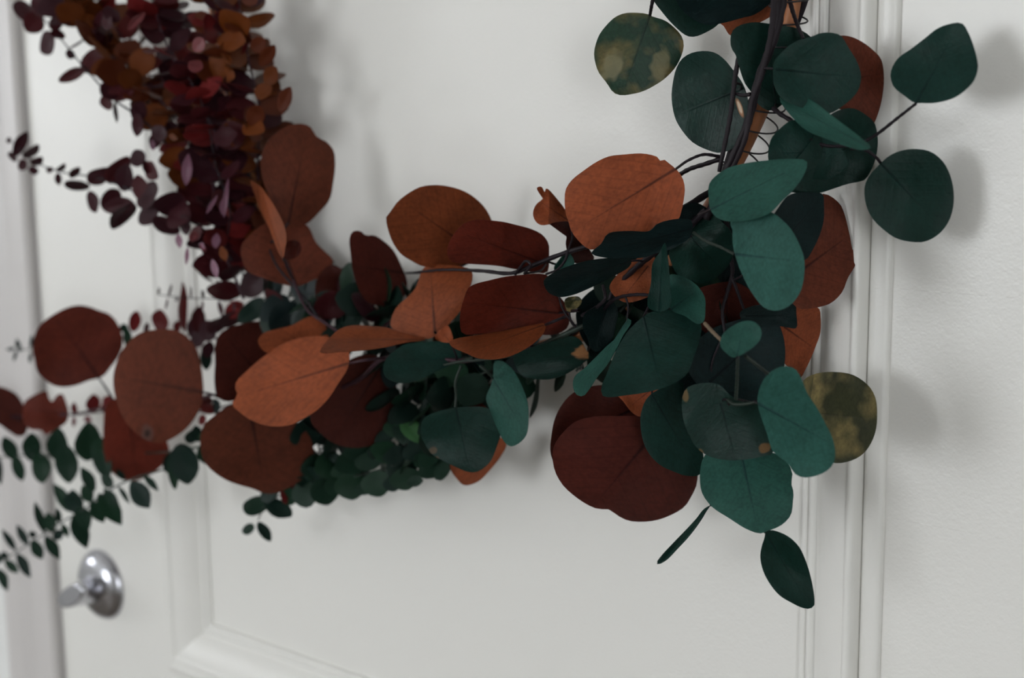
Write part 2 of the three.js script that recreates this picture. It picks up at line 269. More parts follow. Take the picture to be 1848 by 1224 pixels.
// A blade: its rim passes through the outline read off the photograph, laid on a plane h mm before the door whose normal leans nl to the
// left and nu up from the line of sight; cup (mm) lifts the rim, fold (mm) lifts both halves along the midrib, wave buckles it; about 0.5 mm thick.
let leafSeed = 0;
function leaf(parent, kind, h, lean, base, outline, { cup = 2, fold = 0, crease, wave = 1.6, thick = 0.5, pet, petMat = twig, petR = 0.75, name = 'leaf', n = 52 } = {}) {
  const seed = ++leafSeed, pts = [];
  for (let i = 0; i < outline.length; i += 2) pts.push([outline[i], outline[i + 1]]);
  const rim = smoothClosed(pts, n);
  let cx = 0, cy = 0; for (const [x, y] of rim) { cx += x / n; cy += y / n; }
  const C = at(cx, cy, h), N = EYE.clone().sub(C).normalize();
  N.addScaledVector(RIGHT, -lean[0]).addScaledVector(UPV, lean[1]).normalize();
  const hit = (x, y, lift = 0) => { const d = ray(x, y).normalize(), q = d.dot(N), t = (C.clone().sub(EYE).dot(N) + lift) / q; return EYE.clone().addScaledVector(d, t); };
  const B = hit(base[0], base[1]), axis = C.clone().sub(B); axis.addScaledVector(N, -axis.dot(N)).normalize();
  const across = new THREE.Vector3().crossVectors(N, axis);
  let L = 0, W = 0; const flat = rim.map(([x, y]) => { const p = hit(x, y).sub(B), u = p.dot(axis), v = p.dot(across); L = Math.max(L, u); W = Math.max(W, Math.abs(v)); return [u, v]; });
  const R = 7, rows = [];
  const bend = (u, v) => {
    const r = Math.min(1.2, Math.hypot(u / L - 0.5, v / (2 * W)) * 2);
    return (cup * r * r + fold * Math.abs(v) / W + wave * (noise2(u / L * 2.6 + seed * 3.1, v / W * 1.4 + seed, 7) - 0.5) * 2 + 0.5 * wave * Math.sin(u / L * 7 + seed) * v / W) / 1000;
  };
  const top = [], uvs = [];
  const add = (x, y) => { const p = hit(x, y).sub(B), u = p.dot(axis), v = p.dot(across); top.push(hit(x, y, bend(u, v) + (crease ? Math.max(0, x - crease[0]) * crease[1] / 1000 : 0))); uvs.push(u / L, 0.5 + v / (2 * W)); };
  add(cx, cy);
  for (let k = 1; k <= R; k++) { const s = Math.pow(k / R, 0.85); for (const [x, y] of rim) add(cx + (x - cx) * s, cy + (y - cy) * s); }
  const pos = [], uv = [], idx = [], half = thick / 2000, count = top.length;
  for (const sgn of [1, -1]) for (let i = 0; i < count; i++) {
    const onRim = i > count - 1 - n, d = onRim ? 0.35 : 1, p = top[i].clone().addScaledVector(N, sgn * half * d).sub(B); pos.push(p.x, p.y, p.z); uv.push(uvs[2 * i], uvs[2 * i + 1]);
  }
  // the rim runs clockwise or not; the front must face N
  const e1 = V3(pos[3], pos[4], pos[5]).sub(V3(pos[0], pos[1], pos[2])), e2 = V3(pos[3 * 5], pos[3 * 5 + 1], pos[3 * 5 + 2]).sub(V3(pos[0], pos[1], pos[2])), flip = e1.cross(e2).dot(N) < 0;
  const tri = (a, b, c) => flip ? idx.push(a, c, b) : idx.push(a, b, c);
  for (const side of [0, 1]) {
    const o = side * count, t = side ? (a, b, c) => tri(o + a, o + c, o + b) : (a, b, c) => tri(a, b, c);
    for (let j = 0; j < n; j++) { const j2 = (j + 1) % n; t(0, 1 + j, 1 + j2); for (let k = 0; k < R - 1; k++) { const a = 1 + k * n + j, b = 1 + k * n + j2; t(a, a + n, b); t(b, a + n, b + n); } }
  }
  for (let j = 0; j < n; j++) { const j2 = (j + 1) % n, a = 1 + (R - 1) * n + j, b = 1 + (R - 1) * n + j2; tri(a, count + a, b); tri(b, count + a, count + b); }
  const g = new THREE.BufferGeometry();
  g.setAttribute('position', new THREE.Float32BufferAttribute(pos, 3)); g.setAttribute('uv', new THREE.Float32BufferAttribute(uv, 2)); g.setIndex(idx); g.computeVertexNormals();
  let low = 9; for (const p of top) low = Math.min(low, p.z);
  if (low < 0.004) console.log('leaf', seed, kind, 'at', Math.round(cx), Math.round(cy), 'comes down to', (low * 1000).toFixed(1), 'mm');
  const m = SPECIAL[kind] ?? BLADES[kind][(bladeTurn++) % BLADES[kind].length];
  put(name, g, m, parent, B.clone().sub(world(parent)));
  if (pet) stem(parent, [[base[0], base[1], (B.z) * 1000], ...pet], petR, petR * 1.25, petMat, 'petiole');
  else {                                                       // a stalk from the blade to the nearest twig of its sprig
    let best = null, bd = 0.075;
    for (const q of STEMS[parent.name] ?? []) { const d = q.distanceTo(B) + Math.max(0, q.clone().sub(B).dot(axis)) * 0.7; if (d < bd) { bd = d; best = q; } }
    if (best) { const mid = B.clone().lerp(best, 0.5).addScaledVector(axis, -0.12 * B.distanceTo(best)); put('petiole', tubeGeo([B.clone().addScaledVector(axis, 0.001), mid, best].map((p) => p.clone().sub(B)), 0.00055, 0.0007), petMat, parent, B.clone().sub(world(parent))); }
  }
}

// --- sprigs of large round leaves
const S_UP = sprig('eucalyptus_sprig', 'rust-brown round-leaved sprig running left along the top of the lower arc', 1285, 345, 45);
stem(S_UP, [[1285, 345, 45], [1190, 400, 55], [1080, 438, 62], [1010, 460, 66], [960, 480, 70], [925, 493, 70], [870, 489, 66], [800, 487, 60], [748, 492, 52]], 1.9, 0.8);
stem(S_UP, [[1025, 452, 66], [1020, 470, 68], [1005, 487, 70], [985, 495, 72]], 0.9, 0.7);
stem(S_UP, [[930, 495, 70], [941, 480, 74], [950, 471, 75], [958, 478, 75], [946, 494, 70]], 0.9, 0.8);
stem(S_UP, [[640, 620, 66], [590, 585, 70], [555, 560, 72], [535, 520, 76], [515, 470, 80]], 1.2, 0.8, redTwig);
stem(S_UP, [[575, 575, 70], [555, 545, 72], [500, 480, 72], [485, 445, 70], [482, 425, 66]], 1.0, 0.7);
leaf(S_UP, 'brown', 56, [-0.35, 0.1], [520, 405], [475, 270, 490, 247, 512, 231, 540, 223, 560, 229, 571, 246, 590, 257, 602, 272, 605, 297, 601, 332, 595, 360, 577, 382, 552, 405, 525, 409, 500, 385, 482, 345, 472, 315, 471, 290], { cup: -2 });
leaf(S_UP, 'brown', 62, [-0.2, 0.15], [535, 517], [555, 408, 570, 437, 587, 455, 601, 470, 592, 490, 562, 507, 535, 517, 505, 512, 475, 502, 447, 490, 437, 470, 435, 445, 445, 430, 462, 414, 485, 400, 520, 395], { cup: -1 });
leaf(S_UP, 'rust', 84, [1.2, 0.6], [511, 466], [452, 325, 462, 330, 475, 342, 497, 375, 512, 405, 517, 427, 514, 452, 511, 467, 505, 460, 497, 442, 485, 410, 470, 380, 460, 352], { cup: 3, fold: 3 });
leaf(S_UP, 'deep', 80, [-1.2, -0.3], [511, 462], [510, 446, 518, 437, 530, 433, 540, 437, 544, 448, 540, 460, 528, 467, 515, 468, 510, 460], { cup: 2 });
leaf(S_UP, 'deep', 34, [-0.4, 0.1], [600, 545], [572, 505, 598, 478, 625, 492, 650, 515, 652, 540, 605, 556, 572, 540], {});
leaf(S_UP, 'deep', 40, [-0.8, -0.2], [733, 493], [631, 430, 637, 418, 650, 417, 660, 425, 675, 425, 692, 435, 710, 452, 725, 482, 734, 505, 734, 522, 722, 545, 690, 552, 662, 545, 647, 520, 637, 490, 633, 460], { pet: [[760, 492, 54]] });
leaf(S_UP, 'rust', 54, [-0.55, -0.5], [868, 462], [697, 392, 705, 382, 717, 365, 740, 347, 760, 337, 785, 334, 807, 336, 835, 344, 857, 357, 875, 375, 887, 397, 890, 420, 880, 450, 850, 475, 800, 484, 760, 480, 745, 472, 725, 460, 710, 440, 702, 420], { cup: 1 });
leaf(S_UP, 'red', 72, [0.0, -1.2], [988, 478], [807, 450, 812, 435, 825, 415, 840, 402, 860, 397, 885, 398, 910, 401, 935, 407, 960, 414, 980, 425, 990, 440, 991, 455, 987, 492, 970, 492, 925, 485, 900, 480, 860, 477, 830, 475, 815, 472, 808, 462], { cup: 2, crease: [909, -0.14] });
leaf(S_UP, 'rust', 66, [0.75, 0.5], [785, 600], [762, 487, 770, 480, 800, 478, 830, 481, 850, 487, 853, 500, 848, 520, 835, 555, 815, 580, 795, 600, 772, 612, 745, 606, 720, 598, 705, 590, 710, 565, 720, 550, 735, 537, 750, 520, 757, 500], { cup: -5, pet: [[800, 612, 62], [825, 640, 70]] });
leaf(S_UP, 'red', 80, [-0.6, -1.1], [1008, 565], [845, 520, 860, 512, 880, 507, 910, 500, 935, 497, 985, 496, 1000, 510, 1010, 535, 1022, 550, 1027, 565, 1025, 590, 1000, 604, 940, 600, 872, 602, 835, 602, 830, 580, 832, 557, 838, 537], { cup: 2, pet: [[1045, 560, 80]] });
leaf(S_UP, 'rust', 92, [0.2, 2.0], [982, 587], [810, 618, 822, 612, 860, 605, 910, 597, 960, 587, 985, 584, 985, 592, 977, 607, 960, 622, 935, 637, 910, 646, 885, 649, 860, 646, 840, 637, 817, 627], { cup: 2, pet: [[1000, 580, 86], [1020, 572, 80]] });
leaf(S_UP, 'rust', 56, [0.8, 0.0], [1030, 400], [969, 339, 977, 337, 983, 347, 986, 340, 1010, 365, 1019, 377, 1026, 387, 1033, 395, 1030, 402, 1000, 404, 975, 406, 965, 397, 962, 385, 967, 370, 980, 357, 972, 347], { cup: 5, wave: 3, crease: [992, -0.5], n: 72 });
leaf(S_UP, 'deep', 50, [-1.0, -0.3], [1030, 470], [992, 405, 1025, 400, 1040, 410, 1050, 430, 1065, 452, 1072, 468, 1037, 475, 1025, 457, 1021, 440, 1022, 425, 1010, 412], {});
leaf(S_UP, 'rust', 66, [0.10, 0.0], [1221, 304], [1019, 360, 1021, 342, 1032, 325, 1052, 309, 1077, 292, 1100, 282, 1125, 279, 1157, 277, 1177, 280, 1189, 285, 1191, 290, 1196, 287, 1210, 297, 1222, 307, 1232, 322, 1236, 340, 1234, 360, 1230, 380, 1224, 397, 1205, 412, 1170, 430, 1120, 440, 1085, 447, 1067, 451, 1055, 445, 1040, 430, 1030, 415, 1026, 400, 1021, 385], { cup: -2, n: 64, crease: [1186, 0.5], pet: [[1245, 288, 60], [1270, 279, 52], [1300, 283, 44]] });
leaf(S_UP, 'rust', 60, [0.2, 0.3], [1170, 480], [1100, 520, 1120, 490, 1145, 470, 1165, 460, 1185, 468, 1192, 490, 1190, 520, 1160, 540, 1125, 545], {});
stem(S_UP, [[1300, 287, 44], [1270, 297, 45], [1245, 305, 43], [1215, 322, 38], [1170, 345, 32]], 1.4, 1.1);

const S_LEFT = sprig('eucalyptus_sprig', 'rust and red-brown round-leaved sprig reaching to the far left end', 960, 625, 70);
stem(S_LEFT, [[960, 625, 70], [830, 652, 78], [760, 640, 80], [692, 648, 82], [640, 690, 74], [520, 720, 66], [430, 716, 62], [385, 713, 62], [300, 742, 54], [200, 735, 48], [130, 748, 44], [20, 752, 40]], 1.6, 0.8, redTwig);
leaf(S_LEFT, 'deep', 52, [-0.6, -0.1], [480, 690], [388, 630, 392, 610, 402, 598, 425, 588, 462, 580, 490, 582, 505, 600, 508, 650, 490, 690, 450, 712, 410, 725, 392, 715, 387, 690, 388, 655], {});
leaf(S_LEFT, 'deep', 62, [-0.4, -0.3], [690, 655], [560, 757, 582, 785, 602, 800, 625, 807, 650, 808, 685, 797, 705, 772, 716, 745, 717, 710, 712, 680, 700, 655, 670, 640, 630, 650, 590, 690], {});
leaf(S_LEFT, 'rust', 74, [-0.2, 0.9], [590, 650], [465, 615, 475, 602, 500, 594, 525, 588, 550, 575, 570, 570, 582, 577, 590, 595, 592, 615, 580, 640, 540, 650, 500, 640, 478, 635, 467, 622], { cup: 3 });
leaf(S_LEFT, 'brown', 80, [-0.35, -0.1], [450, 735], [362, 785, 362, 810, 367, 830, 380, 847, 405, 865, 430, 875, 455, 882, 475, 890, 495, 891, 512, 885, 535, 872, 552, 860, 565, 837, 567, 815, 560, 792, 547, 772, 520, 750, 480, 735, 440, 728, 412, 733, 385, 752, 370, 765], { cup: 2 });
leaf(S_LEFT, 'red', 46, [-0.1, -0.5], [230, 730], [187, 760, 190, 735, 205, 720, 240, 725, 280, 760, 303, 800, 305, 822, 290, 843, 270, 858, 244, 868, 218, 864, 200, 850, 188, 820, 186, 790], {});
leaf(S_LEFT, 'red', 58, [-0.1, -0.2], [178, 682], [60, 620, 62, 607, 72, 587, 90, 572, 107, 562, 125, 554, 145, 551, 165, 555, 180, 561, 197, 567, 210, 580, 217, 595, 222, 612, 220, 630, 212, 647, 202, 660, 185, 680, 160, 687, 140, 695, 117, 699, 97, 696, 80, 685, 67, 670, 62, 647, 59, 635], { cup: 3, pet: [[192, 702, 58], [210, 732, 52]] });
leaf(S_LEFT, 'eye', 84, [0.1, -0.1], [366, 708], [255, 600, 280, 595, 305, 594, 327, 600, 342, 612, 355, 630, 362, 655, 366, 685, 367, 712, 360, 740, 347, 762, 327, 782, 300, 797, 282, 800, 260, 792, 240, 777, 222, 755, 212, 730, 205, 700, 205, 675, 212, 650, 222, 630, 237, 612], { cup: -2, pet: [[385, 713, 70], [405, 722, 62]] });
leaf(S_LEFT, 'deep', 44, [-0.5, 0.2], [45, 762], [-40, 705, -10, 698, 0, 698, 15, 703, 30, 712, 42, 730, 48, 750, 50, 770, 45, 785, 32, 788, 15, 778, 0, 767, -30, 750], {});
leaf(S_LEFT, 'red', 50, [0.4, 0.2], [124, 748], [41, 745, 45, 725, 60, 714, 84, 706, 88, 718, 95, 726, 103, 713, 112, 711, 119, 725, 124, 745, 120, 762, 100, 776, 82, 785, 75, 777, 55, 775, 43, 762], { wave: 3 });
leaf(S_LEFT, 'rust', 104, [0.85, 0.75], [630, 656], [630, 655, 630, 635, 617, 620, 590, 608, 562, 607, 535, 612, 507, 622, 485, 637, 462, 655, 440, 675, 426, 690, 425, 703, 429, 713, 420, 725, 419, 732, 430, 742, 450, 757, 475, 767, 500, 770, 525, 767, 545, 757, 570, 742, 592, 720, 612, 690, 625, 670], { cup: 2, n: 60, pet: [[660, 650, 98], [695, 646, 84]], petMat: redTwig });
leaf(S_LEFT, 'rust', 102, [-0.3, 1.8], [768, 614], [577, 636, 582, 625, 595, 610, 610, 596, 630, 588, 662, 588, 700, 592, 725, 600, 750, 607, 770, 613, 735, 618, 700, 626, 662, 632, 612, 636], { cup: 2 });
leaf(S_LEFT, 'rust', 84, [0.5, 0.3], [815, 622], [785, 610, 790, 600, 800, 591, 808, 588, 815, 600, 817, 616, 800, 618], { n: 36 });

// rust leaves that stand behind the green ones on the right
const S_BACK = sprig('eucalyptus_sprig', 'rust round-leaved sprig tucked behind the dark green leaves', 1330, 300, 24);
stem(S_BACK, [[1385, 60, 26], [1360, 200, 26], [1330, 300, 26], [1330, 420, 26], [1320, 540, 28], [1260, 650, 32], [1190, 715, 36], [1150, 745, 36]], 2.0, 1.2);
leaf(S_BACK, 'brown', 22, [-0.3, 0.2], [1430, 500], [1485, 350, 1500, 355, 1517, 370, 1525, 390, 1530, 410, 1535, 432, 1539, 452, 1549, 457, 1543, 480, 1530, 502, 1520, 527, 1500, 547, 1480, 554, 1462, 557, 1440, 556, 1420, 530, 1425, 480, 1445, 430, 1462, 390], { cup: 2 });
leaf(S_BACK, 'rust', 16, [-0.3, 0.0], [1415, 590], [1435, 550, 1477, 556, 1481, 575, 1480, 602, 1472, 625, 1462, 650, 1452, 670, 1445, 682, 1435, 672, 1415, 655, 1405, 625, 1400, 590, 1412, 562], {});
leaf(S_BACK, 'deep', 40, [0.0, -0.4], [1310, 520], [1250, 530, 1290, 512, 1330, 510, 1360, 530, 1378, 555, 1370, 590, 1330, 610, 1280, 605, 1255, 580], {});
leaf(S_BACK, 'deep', 66, [-0.3, -0.65], [1190, 770], [997, 820, 1002, 800, 1017, 780, 1037, 762, 1060, 754, 1085, 751, 1120, 751, 1155, 752, 1200, 770, 1240, 800, 1258, 840, 1257, 875, 1247, 897, 1235, 915, 1210, 930, 1180, 940, 1140, 941, 1122, 935, 1107, 925, 1097, 919, 1080, 919, 1060, 911, 1035, 894, 1015, 875, 1002, 852, 998, 835], { cup: -3, n: 60 });
leaf(S_BACK, 'deep', 54, [-0.3, 0.1], [1140, 740], [993, 812, 995, 787, 1000, 760, 1010, 737, 1025, 717, 1040, 706, 1085, 695, 1120, 702, 1145, 725, 1160, 748, 1130, 800, 1060, 850, 1010, 845, 997, 830], {});
leaf(S_BACK, 'rust', 46, [0.6, 0.4], [1180, 700], [1110, 705, 1150, 690, 1185, 700, 1192, 730, 1175, 757, 1145, 748, 1125, 725], {});
leaf(S_BACK, 'rust', 36, [0.2, -0.2], [885, 780], [812, 840, 825, 865, 838, 876, 862, 870, 885, 848, 905, 822, 914, 800, 890, 785, 850, 800], {});
leaf(S_BACK, 'red', 40, [-0.4, 0], [880, 700], [845, 740, 850, 715, 872, 703, 887, 690, 886, 715, 875, 745], { n: 32 });
leaf(S_BACK, 'rust', 22, [0.2, 0.2], [1395, 0], [1297, 40, 1305, 46, 1318, 64, 1335, 62, 1365, 44, 1395, 25, 1405, -10, 1350, -20, 1310, 10], {});
leaf(S_BACK, 'brown', 22, [-0.4, -0.1], [1490, 150], [1500, 70, 1520, 64, 1535, 66, 1555, 75, 1575, 90, 1590, 107, 1595, 135, 1594, 162, 1589, 190, 1582, 212, 1577, 222, 1562, 212, 1540, 200, 1510, 195, 1490, 160], { cup: 2 });

// dark green sprig at the top right
const S_TOP = sprig('eucalyptus_sprig', 'dark green round-leaved sprig fanning out at the upper right', 1415, -40, 34);
stem(S_TOP, [[1420, -40, 40], [1400, 60, 44], [1370, 140, 50], [1350, 220, 54], [1320, 290, 56], [1295, 345, 56], [1275, 395, 56]], 2.6, 2.2);
stem(S_TOP, [[1400, -40, 46], [1392, 60, 52], [1376, 130, 56], [1358, 180, 58], [1345, 250, 60], [1320, 310, 58]], 2.0, 1.4);
stem(S_TOP, [[1338, 85, 44], [1328, 130, 46], [1318, 210, 50], [1305, 275, 54], [1298, 310, 54]], 1.5, 1.3);
stem(S_TOP, [[1395, 195, 46], [1410, 207, 48], [1428, 218, 48], [1480, 260, 44], [1560, 262, 36]], 1.3, 0.8);
stem(S_TOP, [[1425, 0, 30], [1432, 25, 34], [1442, 52, 38], [1450, 70, 40]], 1.2, 0.9);
stem(S_TOP, [[1355, 170, 50], [1340, 172, 48], [1325, 168, 46]], 1.1, 0.8);
leaf(S_TOP, 'mottledTop', 44, [0.0, 0.1], [1173, 27], [1072, 97, 1075, 80, 1082, 62, 1095, 45, 1110, 31, 1127, 24, 1147, 23, 1167, 25, 1178, 30, 1200, 37, 1217, 50, 1230, 65, 1234, 80, 1231, 97, 1220, 120, 1202, 140, 1182, 154, 1160, 165, 1140, 170, 1120, 172, 1107, 167, 1095, 150, 1080, 130, 1074, 112], { cup: -1, pet: [[1176, 10, 46], [1182, -20, 48]], petR: 0.9 });
leaf(S_TOP, 'tanSpot', 40, [0.3, -0.1], [1340, 160], [1212, 170, 1215, 145, 1220, 125, 1230, 107, 1247, 96, 1270, 92, 1290, 95, 1307, 107, 1322, 125, 1340, 150, 1349, 175, 1351, 200, 1347, 230, 1335, 257, 1315, 272, 1297, 276, 1275, 270, 1250, 257, 1232, 237, 1220, 217, 1214, 195], { cup: 1, fold: 2.5 });
leaf(S_TOP, 'green', 34, [0.0, 0.1], [1300, -50], [1165, -40, 1179, 0, 1195, 22, 1215, 45, 1240, 65, 1255, 66, 1277, 57, 1295, 45, 1310, 20, 1290, -30, 1220, -60], {});
leaf(S_TOP, 'ink', 46, [-0.3, -0.5], [1395, -20], [1215, -30, 1220, 0, 1230, 17, 1247, 32, 1270, 44, 1285, 45, 1315, 39, 1340, 32, 1360, 27, 1385, 10, 1397, -5, 1380, -50, 1300, -75, 1240, -60], {});
leaf(S_TOP, 'green', 36, [-0.2, 0.0], [1400, 190], [1318, 72, 1322, 55, 1337, 45, 1362, 40, 1390, 43, 1420, 47, 1440, 52, 1465, 70, 1460, 110, 1440, 150, 1410, 190, 1390, 200, 1370, 190, 1355, 165, 1345, 152, 1335, 125, 1328, 100, 1320, 87], {});
leaf(S_TOP, 'green', 48, [-0.2, 0.05], [1400, 125], [1395, 135, 1397, 112, 1410, 95, 1435, 75, 1462, 67, 1480, 60, 1500, 59, 1517, 64, 1532, 87, 1547, 112, 1554, 137, 1550, 160, 1540, 175, 1520, 192, 1500, 204, 1482, 207, 1460, 199, 1432, 189, 1410, 177, 1398, 157], {});
leaf(S_TOP, 'teal', 64, [0.9, 1.3], [1568, 266], [1407, 177, 1425, 172, 1450, 174, 1470, 184, 1497, 205, 1530, 230, 1555, 250, 1572, 266, 1555, 271, 1530, 265, 1490, 250, 1455, 235, 1430, 212], { cup: 2 });
leaf(S_TOP, 'green', 46, [-0.1, -0.1], [1490, 275], [1387, 290, 1387, 270, 1392, 250, 1410, 230, 1430, 217, 1460, 222, 1490, 240, 1520, 270, 1530, 300, 1500, 322, 1440, 318, 1400, 304], {});
leaf(S_TOP, 'green', 36, [-0.3, -0.1], [1490, 290], [1495, 210, 1520, 197, 1542, 196, 1562, 207, 1577, 220, 1583, 240, 1584, 262, 1579, 290, 1568, 315, 1560, 325, 1530, 332, 1500, 342, 1480, 348, 1442, 349, 1415, 340, 1430, 300, 1460, 260], {});
leaf(S_TOP, 'green', 36, [0.45, 0.35], [1653, 187], [1607, 137, 1610, 122, 1621, 105, 1646, 87, 1668, 70, 1691, 52, 1711, 44, 1736, 42, 1748, 60, 1756, 80, 1763, 105, 1765, 122, 1758, 145, 1743, 162, 1721, 177, 1686, 186, 1661, 186, 1651, 186, 1631, 172, 1613, 157], { cup: 3, pet: [[1620, 213, 38], [1583, 242, 38], [1550, 262, 38]] });
leaf(S_TOP, 'green', 30, [-0.1, 0.0], [1589, 294], [1560, 340, 1567, 320, 1590, 294, 1607, 280, 1630, 271, 1655, 269, 1680, 274, 1702, 292, 1715, 317, 1721, 345, 1720, 375, 1712, 400, 1695, 422, 1670, 436, 1647, 437, 1617, 430, 1595, 415, 1575, 395, 1563, 370], { cup: 2, pet: [[1580, 283, 32], [1560, 270, 34], [1535, 268, 36]] });

// dark green sprig at the bottom right
const S_LOW = sprig('eucalyptus_sprig', 'dark and grey green round-leaved sprig hanging at the lower right', 1275, 380, 56);
stem(S_LOW, [[1275, 380, 56], [1230, 420, 58], [1170, 465, 62], [1130, 500, 62], [1105, 530, 62], [1095, 560, 62]], 2.0, 1.4);
stem(S_LOW, [[1310, 390, 40], [1316, 450, 46], [1322, 490, 52], [1312, 530, 56], [1304, 560, 58], [1308, 600, 60]], 1.5, 0.9);
stem(S_LOW, [[1321, 500, 54], [1332, 530, 56], [1343, 560, 58]], 1.0, 0.7);
stem(S_LOW, [[1082, 565, 66], [1110, 540, 70], [1145, 532, 72], [1180, 535, 74], [1200, 545, 74]], 1.1, 0.9);
stem(S_LOW, [[1050, 570, 70], [1080, 552, 74], [1092, 538, 76], [1088, 515, 72]], 1.1, 0.9);
stem(S_LOW, [[1328, 720, 96], [1330, 690, 108], [1331, 660, 114], [1332, 644, 116]], 1.0, 0.8, greenTwig);
stem(S_LOW, [[1272, 584, 92], [1290, 603, 102], [1306, 618, 112]], 1.1, 0.9, paleTwig);
stem(S_LOW, [[1345, 643, 114], [1370, 662, 104], [1395, 682, 94]], 0.9, 0.8, greenTwig);
stem(S_LOW, [[1313, 722, 97], [1322, 729, 99], [1340, 730, 101], [1365, 726, 103]], 0.9, 0.8, greenTwig);
leaf(S_LOW, 'ink', 52, [-0.3, 0.2], [1262, 400], [1222, 398, 1230, 377, 1237, 370, 1255, 366, 1270, 372, 1285, 385, 1280, 410, 1250, 415], {});
leaf(S_LOW, 'green', 58, [0.5, -0.4], [1245, 425], [1207, 455, 1222, 440, 1247, 415, 1262, 395, 1285, 382, 1300, 398, 1317, 415, 1324, 437, 1320, 470, 1297, 497, 1272, 512, 1247, 506, 1222, 495, 1212, 475], { cup: -4 });
leaf(S_LOW, 'ink', 76, [-0.3, -1.2], [1250, 412], [1067, 457, 1085, 440, 1097, 422, 1135, 417, 1172, 417, 1185, 405, 1210, 397, 1235, 395, 1247, 397, 1250, 410, 1247, 425, 1235, 437, 1210, 450, 1185, 457, 1160, 465, 1135, 466, 1100, 466], { cup: 3, wave: 3 });
leaf(S_LOW, 'ink', 84, [-0.3, -1.4], [1140, 470], [981, 507, 987, 500, 1010, 487, 1040, 476, 1070, 469, 1110, 465, 1135, 465, 1140, 472, 1135, 482, 1110, 497, 1085, 510, 1060, 522, 1035, 532, 1010, 536, 992, 530, 984, 520], { cup: 2 });
leaf(S_LOW, 'ink', 54, [-0.8, -0.2], [1410, 440], [1400, 382, 1425, 352, 1460, 347, 1484, 350, 1487, 370, 1486, 400, 1478, 427, 1467, 450, 1455, 468, 1440, 470, 1400, 450, 1385, 410], {});
leaf(S_LOW, 'teal', 84, [0.5, 0.7], [1282, 379], [1280, 332, 1295, 315, 1317, 302, 1345, 295, 1380, 290, 1420, 287, 1455, 290, 1457, 297, 1450, 317, 1430, 345, 1412, 362, 1390, 384, 1360, 396, 1320, 400, 1295, 394, 1282, 378, 1279, 358], { cup: 2 });
leaf(S_LOW, 'teal', 92, [0.55, 0.25], [1325, 459], [1322, 415, 1317, 400, 1330, 388, 1360, 380, 1390, 382, 1415, 400, 1430, 417, 1442, 440, 1451, 465, 1452, 485, 1447, 520, 1435, 542, 1420, 555, 1400, 561, 1380, 556, 1365, 540, 1350, 517, 1337, 490, 1327, 462, 1322, 435], { cup: 2, pet: [[1300, 446, 86], [1275, 436, 76], [1252, 420, 66]], petMat: greenTwig });
leaf(S_LOW, 'ink', 44, [-0.5, -0.3], [1345, 570], [1335, 565, 1360, 552, 1390, 550, 1420, 550, 1435, 543, 1437, 565, 1437, 592, 1420, 591, 1400, 588, 1370, 590, 1345, 585], {});
leaf(S_LOW, 'ink', 52, [-0.25, -0.1], [1280, 690], [1330, 578, 1365, 567, 1400, 578, 1413, 605, 1417, 645, 1408, 680, 1370, 702, 1310, 707, 1262, 697, 1240, 660, 1255, 620, 1288, 592], {});
leaf(S_LOW, 'teal', 74, [0.6, 0.9], [1210, 560], [1207, 497, 1225, 497, 1247, 507, 1262, 520, 1272, 537, 1273, 557, 1270, 580, 1260, 585, 1235, 570, 1212, 560, 1204, 530], { cup: 6, wave: 3 });
leaf(S_LOW, 'green', 80, [1.3, 0.2], [1190, 560], [1200, 438, 1191, 455, 1178, 475, 1175, 510, 1170, 555, 1197, 562, 1210, 552, 1209, 510, 1206, 470], { fold: 4 });
leaf(S_LOW, 'ink', 68, [-0.5, -0.3], [1098, 545], [1055, 567, 1072, 555, 1095, 542, 1107, 545, 1115, 562, 1112, 585, 1105, 610, 1090, 627, 1077, 635, 1067, 630, 1060, 610, 1052, 592], { fold: 3 });
leaf(S_LOW, 'green', 88, [-0.2, 0.2], [1160, 570], [1170, 566, 1200, 557, 1230, 556, 1255, 568, 1266, 590, 1262, 615, 1252, 645, 1240, 675, 1210, 695, 1172, 707, 1135, 713, 1088, 715, 1085, 700, 1095, 675, 1110, 637, 1125, 610, 1140, 590], {});
leaf(S_LOW, 'teal', 86, [1.6, 1.2], [1133, 578], [1034, 695, 1037, 680, 1052, 667, 1070, 650, 1095, 625, 1122, 600, 1133, 575, 1140, 580, 1125, 605, 1110, 635, 1095, 660, 1077, 682, 1062, 705, 1052, 715, 1040, 712], { cup: 2 });
leaf(S_LOW, 'green', 66, [-0.4, -0.1], [1175, 712], [1157, 745, 1167, 720, 1185, 705, 1230, 690, 1245, 720, 1260, 780, 1270, 835, 1263, 857, 1240, 859, 1217, 852, 1192, 840, 1172, 820, 1161, 797, 1156, 770], {});
leaf(S_LOW, 'tanEdge', 92, [-0.2, -0.2], [1300, 727], [1232, 715, 1240, 700, 1255, 694, 1280, 691, 1300, 696, 1320, 715, 1345, 724, 1367, 727, 1375, 742, 1382, 765, 1388, 790, 1396, 817, 1375, 824, 1350, 829, 1320, 831, 1290, 827, 1272, 820, 1255, 805, 1243, 783, 1235, 765, 1231, 740], { cup: 3 });
leaf(S_LOW, 'mottledLow', 42, [0.1, 0.3], [1460, 745], [1450, 687, 1465, 677, 1487, 672, 1515, 672, 1537, 676, 1557, 687, 1572, 702, 1581, 722, 1583, 747, 1581, 775, 1572, 800, 1557, 820, 1535, 832, 1507, 836, 1480, 825, 1455, 790, 1440, 730], { cup: 2, wave: 2.5 });
